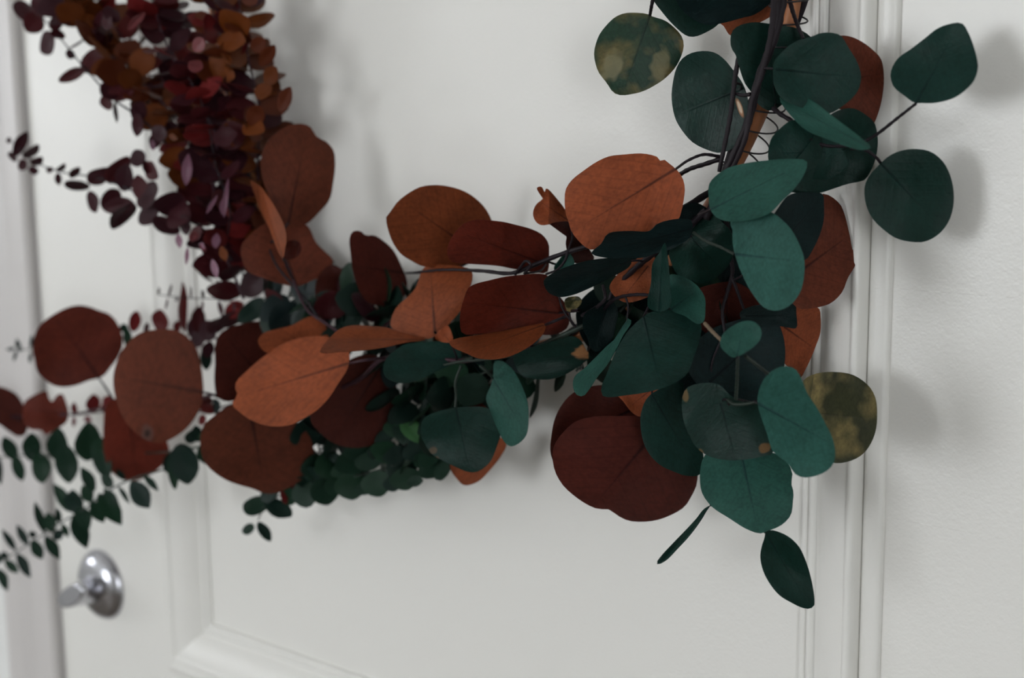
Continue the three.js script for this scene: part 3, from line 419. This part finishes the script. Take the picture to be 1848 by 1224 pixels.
leaf(S_LOW, 'teal', 78, [0.2, 0.4], [1338, 822], [1272, 822, 1290, 812, 1330, 808, 1375, 812, 1415, 828, 1430, 855, 1428, 872, 1432, 888, 1431, 905, 1427, 930, 1410, 948, 1390, 957, 1372, 963, 1347, 955, 1315, 935, 1285, 915, 1267, 890, 1263, 865, 1265, 840], { cup: -3 });
leaf(S_LOW, 'teal', 106, [0.3, -0.5], [1368, 728], [1367, 725, 1372, 697, 1382, 680, 1397, 667, 1417, 661, 1435, 666, 1447, 685, 1457, 710, 1475, 737, 1490, 765, 1500, 785, 1507, 810, 1505, 835, 1492, 850, 1472, 859, 1452, 862, 1437, 857, 1420, 835, 1395, 815, 1385, 785, 1375, 757], { cup: 3 });
leaf(S_LOW, 'teal', 116, [0.1, 0.4], [1330, 644], [1300, 615, 1305, 602, 1317, 592, 1335, 582, 1352, 579, 1367, 585, 1374, 597, 1373, 610, 1365, 622, 1352, 632, 1335, 642, 1322, 645, 1310, 637, 1301, 627], { n: 40 });
leaf(S_LOW, 'green', 58, [1.1, -0.8], [1283, 912], [1283, 912, 1270, 919, 1260, 932, 1242, 952, 1215, 980, 1192, 1005, 1185, 1016, 1187, 1019, 1202, 1012, 1222, 992, 1245, 967, 1265, 940, 1277, 920], { cup: 1.5, n: 44, pet: [[1290, 905, 58]] });
leaf(S_LOW, 'green', 74, [-0.3, -0.3], [1381, 961], [1381, 961, 1390, 957, 1405, 960, 1425, 970, 1442, 987, 1452, 1007, 1460, 1030, 1467, 1060, 1470, 1085, 1469, 1094, 1460, 1099, 1447, 1097, 1430, 1089, 1407, 1075, 1390, 1055, 1377, 1030, 1372, 1005, 1375, 985, 1380, 970], { cup: 2, pet: [[1378, 950, 76]] });

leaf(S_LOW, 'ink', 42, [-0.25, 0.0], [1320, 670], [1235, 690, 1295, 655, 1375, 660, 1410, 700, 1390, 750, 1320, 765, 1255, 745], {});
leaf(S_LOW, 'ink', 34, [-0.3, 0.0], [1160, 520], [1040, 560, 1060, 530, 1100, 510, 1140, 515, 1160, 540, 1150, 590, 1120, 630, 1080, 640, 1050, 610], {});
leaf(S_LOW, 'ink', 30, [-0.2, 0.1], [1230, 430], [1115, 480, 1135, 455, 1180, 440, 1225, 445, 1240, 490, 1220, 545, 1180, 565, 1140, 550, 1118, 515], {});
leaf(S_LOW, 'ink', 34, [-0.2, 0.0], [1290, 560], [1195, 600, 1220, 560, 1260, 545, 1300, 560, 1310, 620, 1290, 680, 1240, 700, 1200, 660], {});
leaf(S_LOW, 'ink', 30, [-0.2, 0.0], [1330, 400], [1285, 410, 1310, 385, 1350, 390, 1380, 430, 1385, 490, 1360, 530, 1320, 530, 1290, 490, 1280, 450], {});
// dark green leaves under the rust ones
const S_MID = sprig('eucalyptus_sprig', 'small dark green round-leaved sprig below the middle of the arc', 1060, 585, 62);
stem(S_MID, [[1060, 585, 62], [1000, 612, 66], [930, 640, 72], [860, 650, 78], [835, 652, 80], [780, 664, 84]], 1.6, 0.8, greenTwig);
leaf(S_MID, 'teal', 60, [0.4, 0.3], [1003, 494], [1000, 482, 1008, 470, 1017, 460, 1027, 457, 1035, 468, 1036, 480, 1020, 490, 1003, 494], { n: 36 });
leaf(S_MID, 'mottledLow', 64, [0.8, 0.8], [1025, 562], [1020, 540, 1045, 536, 1050, 545, 1036, 560, 1025, 563], { n: 32 });
leaf(S_MID, 'tanTip', 66, [-0.2, -0.6], [1062, 640], [927, 642, 960, 627, 1005, 614, 1035, 607, 1050, 617, 1058, 632, 1066, 642, 1050, 657, 1022, 675, 997, 684, 965, 684, 942, 677, 930, 660], {});
leaf(S_MID, 'green', 92, [-0.2, 0.7], [828, 650], [692, 660, 697, 647, 710, 635, 730, 622, 760, 618, 800, 616, 820, 617, 830, 630, 832, 648, 810, 661, 785, 672, 765, 682, 742, 690, 717, 691, 697, 682, 692, 672], { cup: 3, pet: [[855, 646, 84]], petMat: greenTwig });
leaf(S_MID, 'sideSpot', 78, [0.0, -0.3], [822, 735], [760, 772, 762, 760, 772, 750, 800, 740, 822, 736, 855, 734, 877, 736, 892, 747, 902, 762, 904, 780, 897, 805, 887, 830, 877, 842, 860, 852, 845, 852, 820, 842, 800, 832, 780, 820, 767, 802, 760, 787], { cup: 2, pet: [[823, 715, 80], [822, 690, 82], [832, 660, 80]], petMat: greenTwig });
leaf(S_MID, 'teal', 70, [0.9, 0.1], [889, 682], [893, 652, 907, 652, 925, 667, 942, 697, 952, 725, 954, 755, 950, 785, 937, 800, 922, 806, 912, 800, 898, 775, 884, 740, 877, 718, 885, 698, 890, 680], { cup: -3, pet: [[878, 670, 76], [866, 660, 78]], petMat: greenTwig });

// ---------------------------------------------------------------- wreath ring and wire
{
  const R = 0.2383, n = 72, pts = [];
  for (let i = 0; i < n; i++) { const a = i / n * Math.PI * 2, w = 1 + 0.012 * Math.sin(a * 5 + 1); pts.push(V3(Math.cos(a) * R * w, Math.sin(a) * R * w, 0.002 * Math.sin(a * 7))); }
  const c = new THREE.CatmullRomCurve3(pts, true);
  put('vine_ring', new THREE.TubeGeometry(c, 220, 0.0042, 10, true), ringMat, wreath);
  const pts2 = pts.map((p, i) => { const a = i / n * Math.PI * 2 * 9; return V3(p.x * (1 + 0.028 * Math.cos(a)), p.y * (1 + 0.028 * Math.cos(a)), p.z + 0.0065 * Math.sin(a)); });
  put('vine_ring', new THREE.TubeGeometry(new THREE.CatmullRomCurve3(pts2, true), 360, 0.0024, 8, true), twig, wreath);
  const coil = (a0, a1, turns, r) => { const q = []; for (let i = 0; i <= turns * 10; i++) { const t = i / (turns * 10), a = a0 + (a1 - a0) * t, b = t * turns * Math.PI * 2, m = R + r * Math.cos(b); q.push(V3(Math.cos(a) * m, Math.sin(a) * m, r * Math.sin(b))); } return new THREE.TubeGeometry(new THREE.CatmullRomCurve3(q), turns * 24, 0.0005, 5, false); };
  put('binding_wire', coil(0.02, -0.55, 12, 0.0105), wireMat, wreath);
  put('binding_wire', coil(-2.2, -3.0, 10, 0.0105), wireMat, wreath);
}

// ---------------------------------------------------------------- small-leaved sprigs
function unitLeaf(seed, pointed) {
  const n = 16, R = 4, pos = [], idx = [], uv = [], count = 1 + n * R;
  const prof = (t) => Math.pow(Math.sin(Math.PI * Math.pow(t, 0.9)), pointed ? 0.85 : 0.62) * 0.5;
  const z = (x, y) => 0.10 * Math.abs(y) + 0.16 * (x - 0.5) * (x - 0.5) + 0.03 * Math.sin(x * 6 + seed);
  for (const s of [1, -1]) {
    const add = (x, y, rim) => { pos.push(x, y, z(x, y) + s * 0.012 * (rim ? 0.3 : 1)); uv.push(x, y + 0.5); };
    add(0.5, 0);
    for (let k = 1; k <= R; k++) for (let j = 0; j < n; j++) { const a = j / n * Math.PI * 2, t = 0.5 - 0.5 * Math.cos(a), y = (a < Math.PI ? 1 : -1) * prof(t), q = k / R; add(0.5 + (t - 0.5) * q, y * q * (1 + 0.05 * Math.sin(seed + a * 3)), k === R); }
  }
  for (const side of [0, 1]) {
    const o = side * count, T = (a, b, c) => side ? idx.push(o + a, o + b, o + c) : idx.push(a, c, b);
    for (let j = 0; j < n; j++) { const j2 = (j + 1) % n; T(0, 1 + j, 1 + j2); for (let k = 0; k < R - 1; k++) { const a = 1 + k * n + j, b = 1 + k * n + j2; T(a, a + n, b); T(b, a + n, b + n); } }
  }
  for (let j = 0; j < n; j++) { const a = 1 + (R - 1) * n + j, b = 1 + (R - 1) * n + (j + 1) % n; idx.push(a, b, count + a, b, count + b, count + a); }
  const g = new THREE.BufferGeometry();
  g.setAttribute('position', new THREE.Float32BufferAttribute(pos, 3)); g.setAttribute('uv', new THREE.Float32BufferAttribute(uv, 2)); g.setIndex(idx); g.computeVertexNormals();
  return g;
}
const SMALLS = [];
const SMALL = { round: [unitLeaf(1), unitLeaf(2.6), unitLeaf(4.1)], pointed: [unitLeaf(1, true), unitLeaf(3, true)] };
const sm = (r, g, b, rough = 0.5, spec = 0.25) => new THREE.MeshPhysicalMaterial({ color: new THREE.Color(r, g, b), roughness: rough, specularIntensity: spec, bumpMap: leafBump, bumpScale: 0.0003 });
const SMATS = {
  burgundy: [sm(0.033, 0.006, 0.009), sm(0.045, 0.0066, 0.0084), sm(0.0252, 0.0054, 0.0084)], crimson: [sm(0.119, 0.01105, 0.01105), sm(0.085, 0.0102, 0.0102)], orange: [sm(0.1098, 0.02659, 0.004624), sm(0.0867, 0.02081, 0.004046), sm(0.06936, 0.01387, 0.004046)],
  pink: [sm(0.216, 0.096, 0.144, 0.35, 1)], rose: [sm(0.1395, 0.0279, 0.03255, 0.4, 1)], green: [sm(0.00612, 0.02203, 0.01224), sm(0.007344, 0.02693, 0.01346), sm(0.005508, 0.01714, 0.01224)], fresh: [sm(0.036, 0.1008, 0.036)], ink: [sm(0.005, 0.015, 0.011), sm(0.007, 0.020, 0.013), sm(0.004, 0.012, 0.012)], slate: [sm(0.0072, 0.02016, 0.01728)],  // palest set: window glare in its colour; blackest set: shade in its colour
};
// a small leaf from base [x, y] to tip [x, y] as the photograph shows them, w pixels wide, turned by roll about its own axis
function small(parent, kind, bx, by, tx, ty, w, h, { roll, rise = 0, shape = 'round', grow = 1 } = {}) {
  tx = bx + (tx - bx) * (0.6 + 0.4 * grow); ty = by + (ty - by) * (0.6 + 0.4 * grow); w *= grow;
  const B = at(bx, by, h), Tp = at(tx, ty, h + rise), axis = Tp.clone().sub(B), len = axis.length(); axis.normalize();
  const view = EYE.clone().sub(B).normalize(), a = roll ?? rr(-0.75, 0.75), scale = Math.cos(a);
  const n = view.clone().addScaledVector(axis, -view.dot(axis)).normalize().applyAxisAngle(axis, a);
  const width = w / (FOCAL / B.clone().sub(EYE).dot(FWD)) / Math.max(0.35, scale);
  const y = new THREE.Vector3().crossVectors(n, axis), list = SMALL[shape], mats = SMATS[kind];
  const m = put('small_leaf', list[Math.floor(rnd() * list.length)], mats[Math.floor(rnd() * mats.length)], parent, B.sub(world(parent)));
  m.quaternion.setFromRotationMatrix(new THREE.Matrix4().makeBasis(axis, y, n)); m.scale.set(len, width, len * 0.9);
  SMALLS.push([m, len * w * 3 + h * 1e-4 + 5]);
  return m;
}
// leaves in crossed pairs up a twig through [x, y, h] points
function shoot(parent, kinds, pts, pairs, l0, l1, { aspect = 0.85, r = 0.8, mat = redTwig, skip = 0, spread = 1 } = {}) {
  stem(parent, pts, r, r * 0.5, mat);
  const c = new THREE.CatmullRomCurve3(pts.map((p) => at(...p)));
  for (let i = 0; i < pairs; i++) {
    const t = skip + (1 - skip) * (i + 0.5 + rr(-0.2, 0.2)) / pairs, P = c.getPointAt(t), D = c.getTangentAt(t), view = EYE.clone().sub(P).normalize();
    const s1 = new THREE.Vector3().crossVectors(D, view).normalize().applyAxisAngle(D, (i % 2 ? 1.2 : 0.1) + rr(-0.5, 0.5));
    for (const sg of [1, -1]) {
      const px = FOCAL / P.clone().sub(EYE).dot(FWD), len = (l0 + (l1 - l0) * t) * rr(0.85, 1.15) / px;
      const ax = s1.clone().multiplyScalar(sg * spread).addScaledVector(D, rr(0.1, 0.6)).normalize();
      const n = D.clone().multiplyScalar(0.75).addScaledVector(view, 0.75).add(V3(rr(-0.5, 0.5), rr(-0.5, 0.5), rr(-0.3, 0.3))); n.addScaledVector(ax, -n.dot(ax)).normalize();
      const y = new THREE.Vector3().crossVectors(n, ax), mats = SMATS[kinds[Math.floor(rnd() * kinds.length)]];
      const B = P.clone().addScaledVector(ax, 0.0007), tipZ = B.z + ax.z * len; if (tipZ < 0.006) ax.z += (0.006 - tipZ) / len;
      const m = put('small_leaf', SMALL.round[Math.floor(rnd() * 3)], mats[Math.floor(rnd() * mats.length)], parent, B.sub(world(parent)));
      m.quaternion.setFromRotationMatrix(new THREE.Matrix4().makeBasis(ax, y, n)); m.scale.set(len, len * aspect * rr(0.9, 1.1), len * 0.9);
      SMALLS.push([m, Math.abs(n.dot(view)) * len * 40 + P.z * 60]);
    }
  }
}
const B_MAIN = sprig('baby_eucalyptus_sprig', 'dense burgundy small-leaved sprig climbing the left side', 430, 520, 28);
shoot(B_MAIN, ['burgundy', 'burgundy', 'crimson'], [[440, 540, 36], [398, 430, 44], [385, 320, 54], [390, 250, 60], [350, 160, 66], [305, 90, 68], [265, -30, 68]], 26, 62, 56, { r: 1.3 });
shoot(B_MAIN, ['burgundy', 'burgundy', 'crimson'], [[440, 500, 26], [400, 380, 30], [372, 270, 36], [345, 150, 42], [320, 60, 44], [300, -40, 46]], 22, 62, 56);
shoot(B_MAIN, ['burgundy', 'crimson'], [[400, 470, 50], [415, 380, 60], [390, 300, 66], [370, 200, 72], [330, 120, 76]], 10, 50, 46, { r: 0.8, mat: twig });
const B_RING = sprig('baby_eucalyptus_sprig', 'burgundy and copper small-leaved sprig lying against the ring', 480, 470, 20);
shoot(B_RING, ['orange', 'burgundy', 'orange'], [[530, 500, 22], [468, 340, 30], [468, 200, 36], [445, 90, 40], [425, -40, 42]], 22, 66, 58, { r: 1.2 });
shoot(B_RING, ['burgundy', 'crimson', 'orange'], [[480, 470, 22], [430, 330, 34], [415, 200, 46], [395, 90, 50], [375, -40, 52]], 22, 64, 56, { r: 1.2 });
const B_COP = sprig('baby_eucalyptus_sprig', 'copper-orange small-leaved sprig at the upper left', 350, 330, 30);
shoot(B_COP, ['orange', 'orange', 'orange', 'burgundy'], [[370, 330, 36], [310, 205, 50], [240, 135, 58], [170, 70, 62], [110, -30, 64]], 22, 60, 54);
shoot(B_COP, ['orange', 'orange', 'crimson'], [[350, 260, 30], [280, 150, 36], [215, 70, 42], [160, 10, 46], [120, -40, 46]], 18, 58, 52);
shoot(B_COP, ['orange', 'burgundy'], [[240, 90, 40], [190, 30, 44], [130, -40, 46]], 8, 56, 50);

for (const [a, b, c, d, w, k] of [[470, 118, 497, 80, 26], [505, 200, 526, 156, 26], [480, 150, 500, 120, 30], [400, 48, 452, 34, 58], [395, 72, 447, 78, 40], [470, 190, 452, 226, 34], [490, 170, 462, 160, 34], [440, 225, 478, 238, 36], [440, 5, 462, -22, 36], [372, 60, 360, 20, 40], [380, 120, 420, 108, 50], [385, 130, 425, 140, 40], [455, 90, 480, 70, 30]])
  small(B_RING, 'orange', a, b, c, d, w, 56, { roll: rr(-0.4, 0.4) });
const B_OUT = sprig('baby_eucalyptus_sprig', 'thin dark burgundy sprig along the outer upper left edge', 300, 260, 26);
stem(B_OUT, [[300, 260, 60], [270, 228, 66], [235, 200, 70], [205, 180, 72], [170, 142, 72], [150, 120, 72], [110, 70, 72], [70, 20, 72], [50, -30, 72]], 0.8, 0.5, twig);
for (const [a, b, c, d, w] of [[155, 122, 114, 142, 17], [208, 182, 188, 153, 24], [205, 184, 184, 186, 22], [206, 184, 209, 218, 6], [212, 180, 240, 162, 12], [258, 182, 245, 215, 24], [250, 205, 248, 242, 17], [100, 62, 78, 90, 26], [102, 55, 98, 40, 18], [130, 90, 125, 104, 14], [70, 20, 34, 22, 36], [74, 24, 52, 52, 30], [60, 0, 95, 20, 30], [112, 72, 98, 55, 16], [275, 235, 300, 245, 22], [282, 240, 278, 265, 18]])
  small(B_OUT, 'burgundy', a, b, c, d, w, 72, { grow: 1.3 });
for (const [a, b, c, d, w, k] of [[190, 30, 215, 20, 34, 'burgundy'], [185, 34, 205, 48, 26, 'burgundy'], [232, 52, 262, 20, 15, 'rose'], [345, 128, 362, 108, 26, 'rose'], [368, 70, 350, 92, 24, 'rose']]) small(B_OUT, k, a, b, c, d, w, 92, { roll: 0.3 });

const B_LONG = sprig('baby_eucalyptus_sprig', 'long thin burgundy sprig pointing to the left edge', 420, 470, 34);
stem(B_LONG, [[420, 470, 50], [365, 412, 62], [310, 385, 70], [250, 350, 72], [180, 322, 72], [110, 310, 72], [60, 290, 72], [15, 250, 72]], 0.9, 0.4);
for (const [a, b, c, d, w] of [[19, 258, 14, 250, 8], [26, 280, 48, 240, 17], [30, 282, 17, 282, 14], [44, 285, 66, 262, 14], [48, 290, 36, 304, 14], [58, 298, 74, 284, 14], [62, 300, 60, 314, 14], [96, 310, 86, 305, 10], [104, 310, 115, 296, 9], [104, 312, 106, 332, 10], [128, 320, 140, 302, 12], [146, 325, 132, 340, 30], [160, 330, 195, 305, 24], [162, 345, 174, 380, 17], [195, 330, 228, 286, 28], [215, 340, 190, 372, 26], [222, 345, 230, 300, 26], [240, 362, 206, 405, 24], [246, 365, 196, 375, 24], [250, 362, 285, 345, 32], [262, 372, 275, 400, 34], [256, 360, 250, 320, 22], [255, 300, 245, 274, 24], [262, 298, 284, 318, 22], [270, 315, 262, 292, 14], [300, 390, 318, 350, 46], [305, 385, 340, 395, 42], [310, 395, 290, 415, 40], [345, 408, 325, 402, 26], [350, 410, 358, 430, 20]])
  small(B_LONG, 'burgundy', a, b, c, d, w, 72, { grow: 1.3 });
for (const [a, b, c, d, w, k] of [[334, 334, 339, 276, 19, 'pink'], [402, 392, 411, 320, 9, 'pink'], [401, 388, 404, 355, 13, 'pink'], [322, 422, 325, 448, 13, 'pink'], [345, 436, 352, 415, 16, 'rose'], [388, 448, 391, 420, 16, 'pink'], [384, 468, 392, 502, 13, 'pink'], [360, 440, 370, 448, 10, 'pink'], [370, 455, 362, 440, 10, 'rose'], [372, 385, 392, 350, 8, 'pink'], [340, 445, 336, 478, 8, 'pink'], [276, 272, 274, 252, 10, 'pink'], [305, 245, 322, 250, 12, 'orange'], [400, 445, 408, 472, 16, 'rust2']])
  small(B_LONG, SMATS[k] ? k : 'orange', a, b, c, d, w, 84, { roll: 0.4, shape: 'pointed' });

const B_SPIKE = sprig('baby_eucalyptus_sprig', 'slender dark red sprig with its leaves seen edge-on', 440, 545, 26);
stem(B_SPIKE, [[440, 548, 26], [395, 540, 28], [340, 538, 30], [285, 532, 30]], 0.5, 0.35);
for (const [a, b, c, d, w, k] of [[286, 532, 286, 518, 5, 'burgundy'], [304, 536, 308, 512, 5, 'burgundy'], [303, 538, 300, 560, 4, 'burgundy'], [318, 538, 320, 544, 7, 'burgundy'], [330, 600, 325, 508, 17, 'crimson'], [366, 540, 365, 522, 6, 'burgundy'], [366, 542, 366, 562, 5, 'burgundy'], [395, 540, 391, 512, 6, 'burgundy'], [396, 542, 402, 572, 9, 'burgundy'], [345, 540, 343, 516, 4, 'burgundy'], [424, 545, 422, 562, 7, 'burgundy'], [385, 512, 345, 482, 6, 'burgundy'], [430, 530, 388, 508, 7, 'burgundy']])
  small(B_SPIKE, k, a, b, c, d, w, 30, { shape: 'pointed', roll: 1.0 });
const B_RED = sprig('baby_eucalyptus_sprig', 'deep red small-leaved sprig behind the large rust leaves', 420, 620, 22);
stem(B_RED, [[420, 620, 22], [360, 605, 24], [300, 612, 24], [240, 618, 24], [215, 605, 24]], 0.8, 0.5);
for (const [a, b, c, d, w, k] of [[240, 598, 247, 560, 22, 'crimson'], [288, 598, 292, 558, 32, 'crimson'], [318, 600, 322, 578, 14, 'crimson'], [356, 600, 358, 552, 26, 'burgundy'], [350, 612, 345, 575, 20, 'burgundy'], [368, 612, 385, 580, 34, 'burgundy'], [380, 600, 405, 570, 30, 'burgundy'], [365, 625, 350, 600, 30, 'burgundy'], [372, 645, 380, 615, 24, 'burgundy'], [232, 628, 228, 590, 16, 'green'], [262, 600, 268, 582, 10, 'burgundy'], [405, 590, 425, 560, 34, 'burgundy'], [370, 628, 372, 668, 22, 'green'], [410, 570, 440, 545, 30, 'crimson'], [225, 600, 222, 584, 16, 'green']])
  small(B_RED, k, a, b, c, d, w, 26, {});
const B_MAG = sprig('baby_eucalyptus_sprig', 'magenta-red small-leaved sprig between the two left rust leaves', 385, 735, 30);
stem(B_MAG, [[420, 730, 30], [370, 742, 32], [300, 742, 32], [240, 740, 32], [195, 742, 34], [130, 750, 34]], 0.9, 0.7, redTwig);
for (const [a, b, c, d, w, k] of [[135, 748, 134, 726, 12, 'crimson'], [134, 752, 133, 770, 8, 'rose'], [168, 745, 168, 711, 26, 'crimson'], [158, 750, 160, 765, 14, 'rose'], [196, 742, 200, 714, 26, 'crimson'], [188, 742, 184, 730, 10, 'crimson'], [365, 735, 375, 715, 24, 'crimson'], [370, 745, 385, 728, 30, 'crimson'], [372, 750, 360, 765, 16, 'crimson'], [352, 775, 345, 790, 12, 'crimson'], [385, 740, 398, 728, 26, 'slate']])
  small(B_MAG, k, a, b, c, d, w, 38, {});

const G_ROW = sprig('baby_eucalyptus_sprig', 'green sprig with a row of hanging oval leaves at the left', 600, 760, 30);
stem(G_ROW, [[600, 740, 40], [480, 770, 38], [390, 800, 36], [330, 812, 46], [245, 818, 36], [175, 815, 52], [100, 822, 64], [40, 822, 64], [-20, 828, 64]], 0.9, 0.6, greenTwig);
for (const [a, b, c, d, w] of [[28, 832, 8, 792, 23], [26, 822, 40, 866, 19], [58, 832, 58, 783, 30], [72, 815, 78, 869, 30], [104, 832, 106, 775, 34], [116, 800, 126, 868, 36], [158, 832, 160, 765, 42], [172, 798, 196, 862, 27], [-4, 822, 1, 872, 12], [186, 830, 180, 790, 24], [326, 800, 340, 870, 46], [310, 818, 316, 880, 18], [312, 815, 302, 850, 22], [365, 800, 372, 836, 24], [358, 798, 352, 770, 18], [362, 780, 372, 800, 16], [340, 800, 352, 775, 20]])
  small(G_ROW, 'green', a, b, c, d, w, 64, { grow: 1.15, roll: rr(-0.5, 0.5) });
const G_LEFT = sprig('baby_eucalyptus_sprig', 'green narrow-leaved sprig slanting down to the lower left edge', 330, 835, 34);
stem(G_LEFT, [[330, 838, 60], [280, 852, 66], [232, 867, 72], [182, 895, 74], [150, 920, 74], [107, 945, 74], [75, 967, 74], [30, 996, 74], [-10, 1020, 74]], 0.8, 0.5, greenTwig);
for (const [a, b, c, d, w] of [[30, 996, 7, 961, 10], [31, 999, 54, 1038, 14], [10, 1012, 32, 1032, 12], [14, 1010, 4, 998, 9], [52, 985, 34, 952, 11], [58, 975, 75, 1006, 16], [62, 972, 56, 960, 10], [80, 965, 64, 913, 12], [82, 968, 105, 1006, 16], [96, 962, 87, 929, 17], [100, 958, 110, 972, 16], [108, 945, 103, 920, 9], [112, 945, 122, 968, 9], [130, 925, 102, 880, 17], [136, 928, 133, 888, 26], [140, 915, 160, 950, 22], [132, 930, 153, 984, 23], [172, 888, 150, 849, 17], [166, 908, 151, 880, 18], [165, 905, 185, 940, 19], [178, 892, 215, 943, 26], [188, 882, 215, 914, 13], [206, 877, 186, 862, 16], [214, 878, 233, 906, 7], [238, 870, 268, 912, 27], [260, 858, 284, 884, 10], [225, 868, 212, 850, 9], [-2, 1026, 13, 1062, 13], [0, 1018, -8, 1000, 12]])
  small(G_LEFT, 'green', a, b, c, d, w, 74, { grow: 1.35, shape: 'pointed', roll: rr(-0.6, 0.6) });
const G_MID = sprig('baby_eucalyptus_sprig', 'bright green small-leaved sprig drooping below the middle', 860, 720, 40);
stem(G_MID, [[880, 700, 40], [800, 800, 44], [740, 830, 46], [660, 855, 48], [590, 870, 48], [520, 890, 48], [482, 908, 50], [466, 938, 50]], 0.9, 0.5, greenTwig);
for (const [a, b, c, d, w, k] of [[480, 905, 522, 931, 24], [482, 920, 446, 910, 30], [460, 954, 440, 957, 15], [466, 943, 486, 974, 15], [470, 896, 500, 890, 24], [512, 890, 528, 908, 20], [530, 892, 572, 892, 36], [525, 880, 516, 902, 18], [580, 862, 590, 906, 42], [560, 870, 575, 850, 34], [630, 850, 636, 896, 46], [625, 860, 615, 836, 36], [675, 850, 686, 891, 44], [668, 850, 662, 820, 40], [725, 845, 735, 880, 42], [720, 840, 715, 808, 40], [735, 870, 762, 868, 16], [690, 835, 702, 800, 42], [650, 830, 640, 800, 40], [785, 845, 808, 852, 30], [770, 830, 785, 858, 40], [760, 830, 745, 800, 40], [712, 790, 712, 760, 30], [726, 755, 757, 794, 25, 'fresh'], [700, 800, 690, 780, 30], [790, 835, 765, 815, 40], [600, 850, 590, 825, 40], [610, 860, 600, 890, 30], [545, 880, 560, 860, 30], [770, 820, 755, 840, 24], [655, 870, 662, 890, 30], [705, 860, 712, 884, 28]])
  small(G_MID, k ?? 'green', a, b, c, d, w, 50, { grow: 1.35, roll: rr(-0.5, 0.5) });
const G_FILL = sprig('baby_eucalyptus_sprig', 'dark green small-leaved sprig deep inside the lower arc', 1000, 640, 22);
shoot(G_FILL, ['ink', 'green'], [[1040, 650, 28], [940, 640, 32], [840, 600, 32], [740, 560, 32], [640, 540, 36], [540, 535, 34], [470, 540, 30]], 20, 78, 66, { r: 1.2, mat: greenTwig });
shoot(G_FILL, ['green', 'ink', 'burgundy'], [[720, 585, 40], [660, 555, 40], [600, 545, 38], [540, 550, 34], [490, 575, 32]], 10, 70, 60, { r: 1.0, mat: greenTwig });
shoot(G_FILL, ['ink', 'green'], [[1000, 670, 28], [900, 680, 30], [800, 695, 36], [700, 720, 34], [620, 750, 34], [540, 790, 32]], 18, 80, 64, { r: 1.0, mat: greenTwig });
shoot(G_FILL, ['ink', 'green'], [[850, 645, 40], [780, 640, 44], [700, 645, 46], [640, 660, 44]], 8, 66, 60, { r: 0.8, mat: greenTwig });
shoot(G_FILL, ['ink', 'green'], [[1400, 440, 18], [1350, 490, 20], [1300, 560, 24], [1260, 660, 26], [1230, 720, 28]], 12, 84, 76, { r: 1.2, mat: greenTwig });
shoot(G_FILL, ['ink', 'green'], [[1300, 400, 18], [1240, 460, 26], [1150, 530, 30], [1090, 600, 32], [1040, 670, 34]], 12, 76, 66, { r: 1.2, mat: greenTwig });
shoot(G_FILL, ['ink', 'green'], [[850, 780, 32], [780, 800, 34], [700, 815, 36], [630, 830, 36], [560, 850, 36]], 13, 70, 60, { r: 0.8, mat: greenTwig });
shoot(G_FILL, ['ink', 'ink', 'crimson'], [[640, 760, 40], [590, 800, 38], [555, 840, 36], [530, 875, 38]], 8, 62, 48, { r: 0.8, mat: greenTwig });
shoot(G_FILL, ['ink', 'green'], [[900, 660, 44], [840, 690, 46], [780, 720, 44], [730, 740, 40]], 9, 80, 66, { r: 0.8, mat: greenTwig });
shoot(G_FILL, ['ink'], [[780, 560, 30], [700, 600, 34], [640, 610, 38], [590, 600, 38]], 8, 76, 66, { r: 0.8, mat: greenTwig });
const G_STAR = sprig('baby_eucalyptus_sprig', 'tiny pale green sprig tip at the left edge', 110, 640, 24);
stem(G_STAR, [[110, 640, 26], [60, 632, 28], [30, 630, 28]], 0.5, 0.35, greenTwig);
for (const [a, b, c, d, w] of [[30, 630, 12, 631, 7], [30, 628, 30, 610, 6], [30, 632, 25, 652, 6], [32, 630, 42, 632, 9], [33, 626, 38, 618, 7], [56, 630, 58, 603, 7], [55, 634, 53, 656, 6]]) small(G_STAR, 'slate', a, b, c, d, w, 28, { shape: 'pointed' });

// past 300, the small leaves that show least are one part
{
  SMALLS.sort((a, b) => b[1] - a[1]);
  const rest = SMALLS.slice(300).map(([m]) => m), baked = [], inv = new THREE.Matrix4();
  wreath.updateMatrixWorld(true); inv.copy(wreath.matrixWorld).invert();
  for (const m of rest) {
    const g = m.geometry.clone().applyMatrix4(new THREE.Matrix4().multiplyMatrices(inv, m.matrixWorld)), n = g.attributes.position.count, c = new Float32Array(n * 3);
    for (let i = 0; i < n; i++) m.material.color.toArray(c, i * 3);
    g.setAttribute('color', new THREE.BufferAttribute(c, 3)); baked.push(g); m.removeFromParent();
  }
  if (baked.length) {
    const o = put('small_leaf_mass', mergeGeometries(baked), new THREE.MeshPhysicalMaterial({ vertexColors: true, roughness: 0.45, specularIntensity: 0.4, bumpMap: leafBump, bumpScale: 0.0003 }), wreath);
    o.userData.kind = 'stuff'; o.userData.label = 'mass of small burgundy, copper and green leaves deep inside the wreath';
  }
}
scene.traverse((o) => { if (o.isMesh) o.castShadow = o.receiveShadow = true; });
renderer.render(scene, camera);
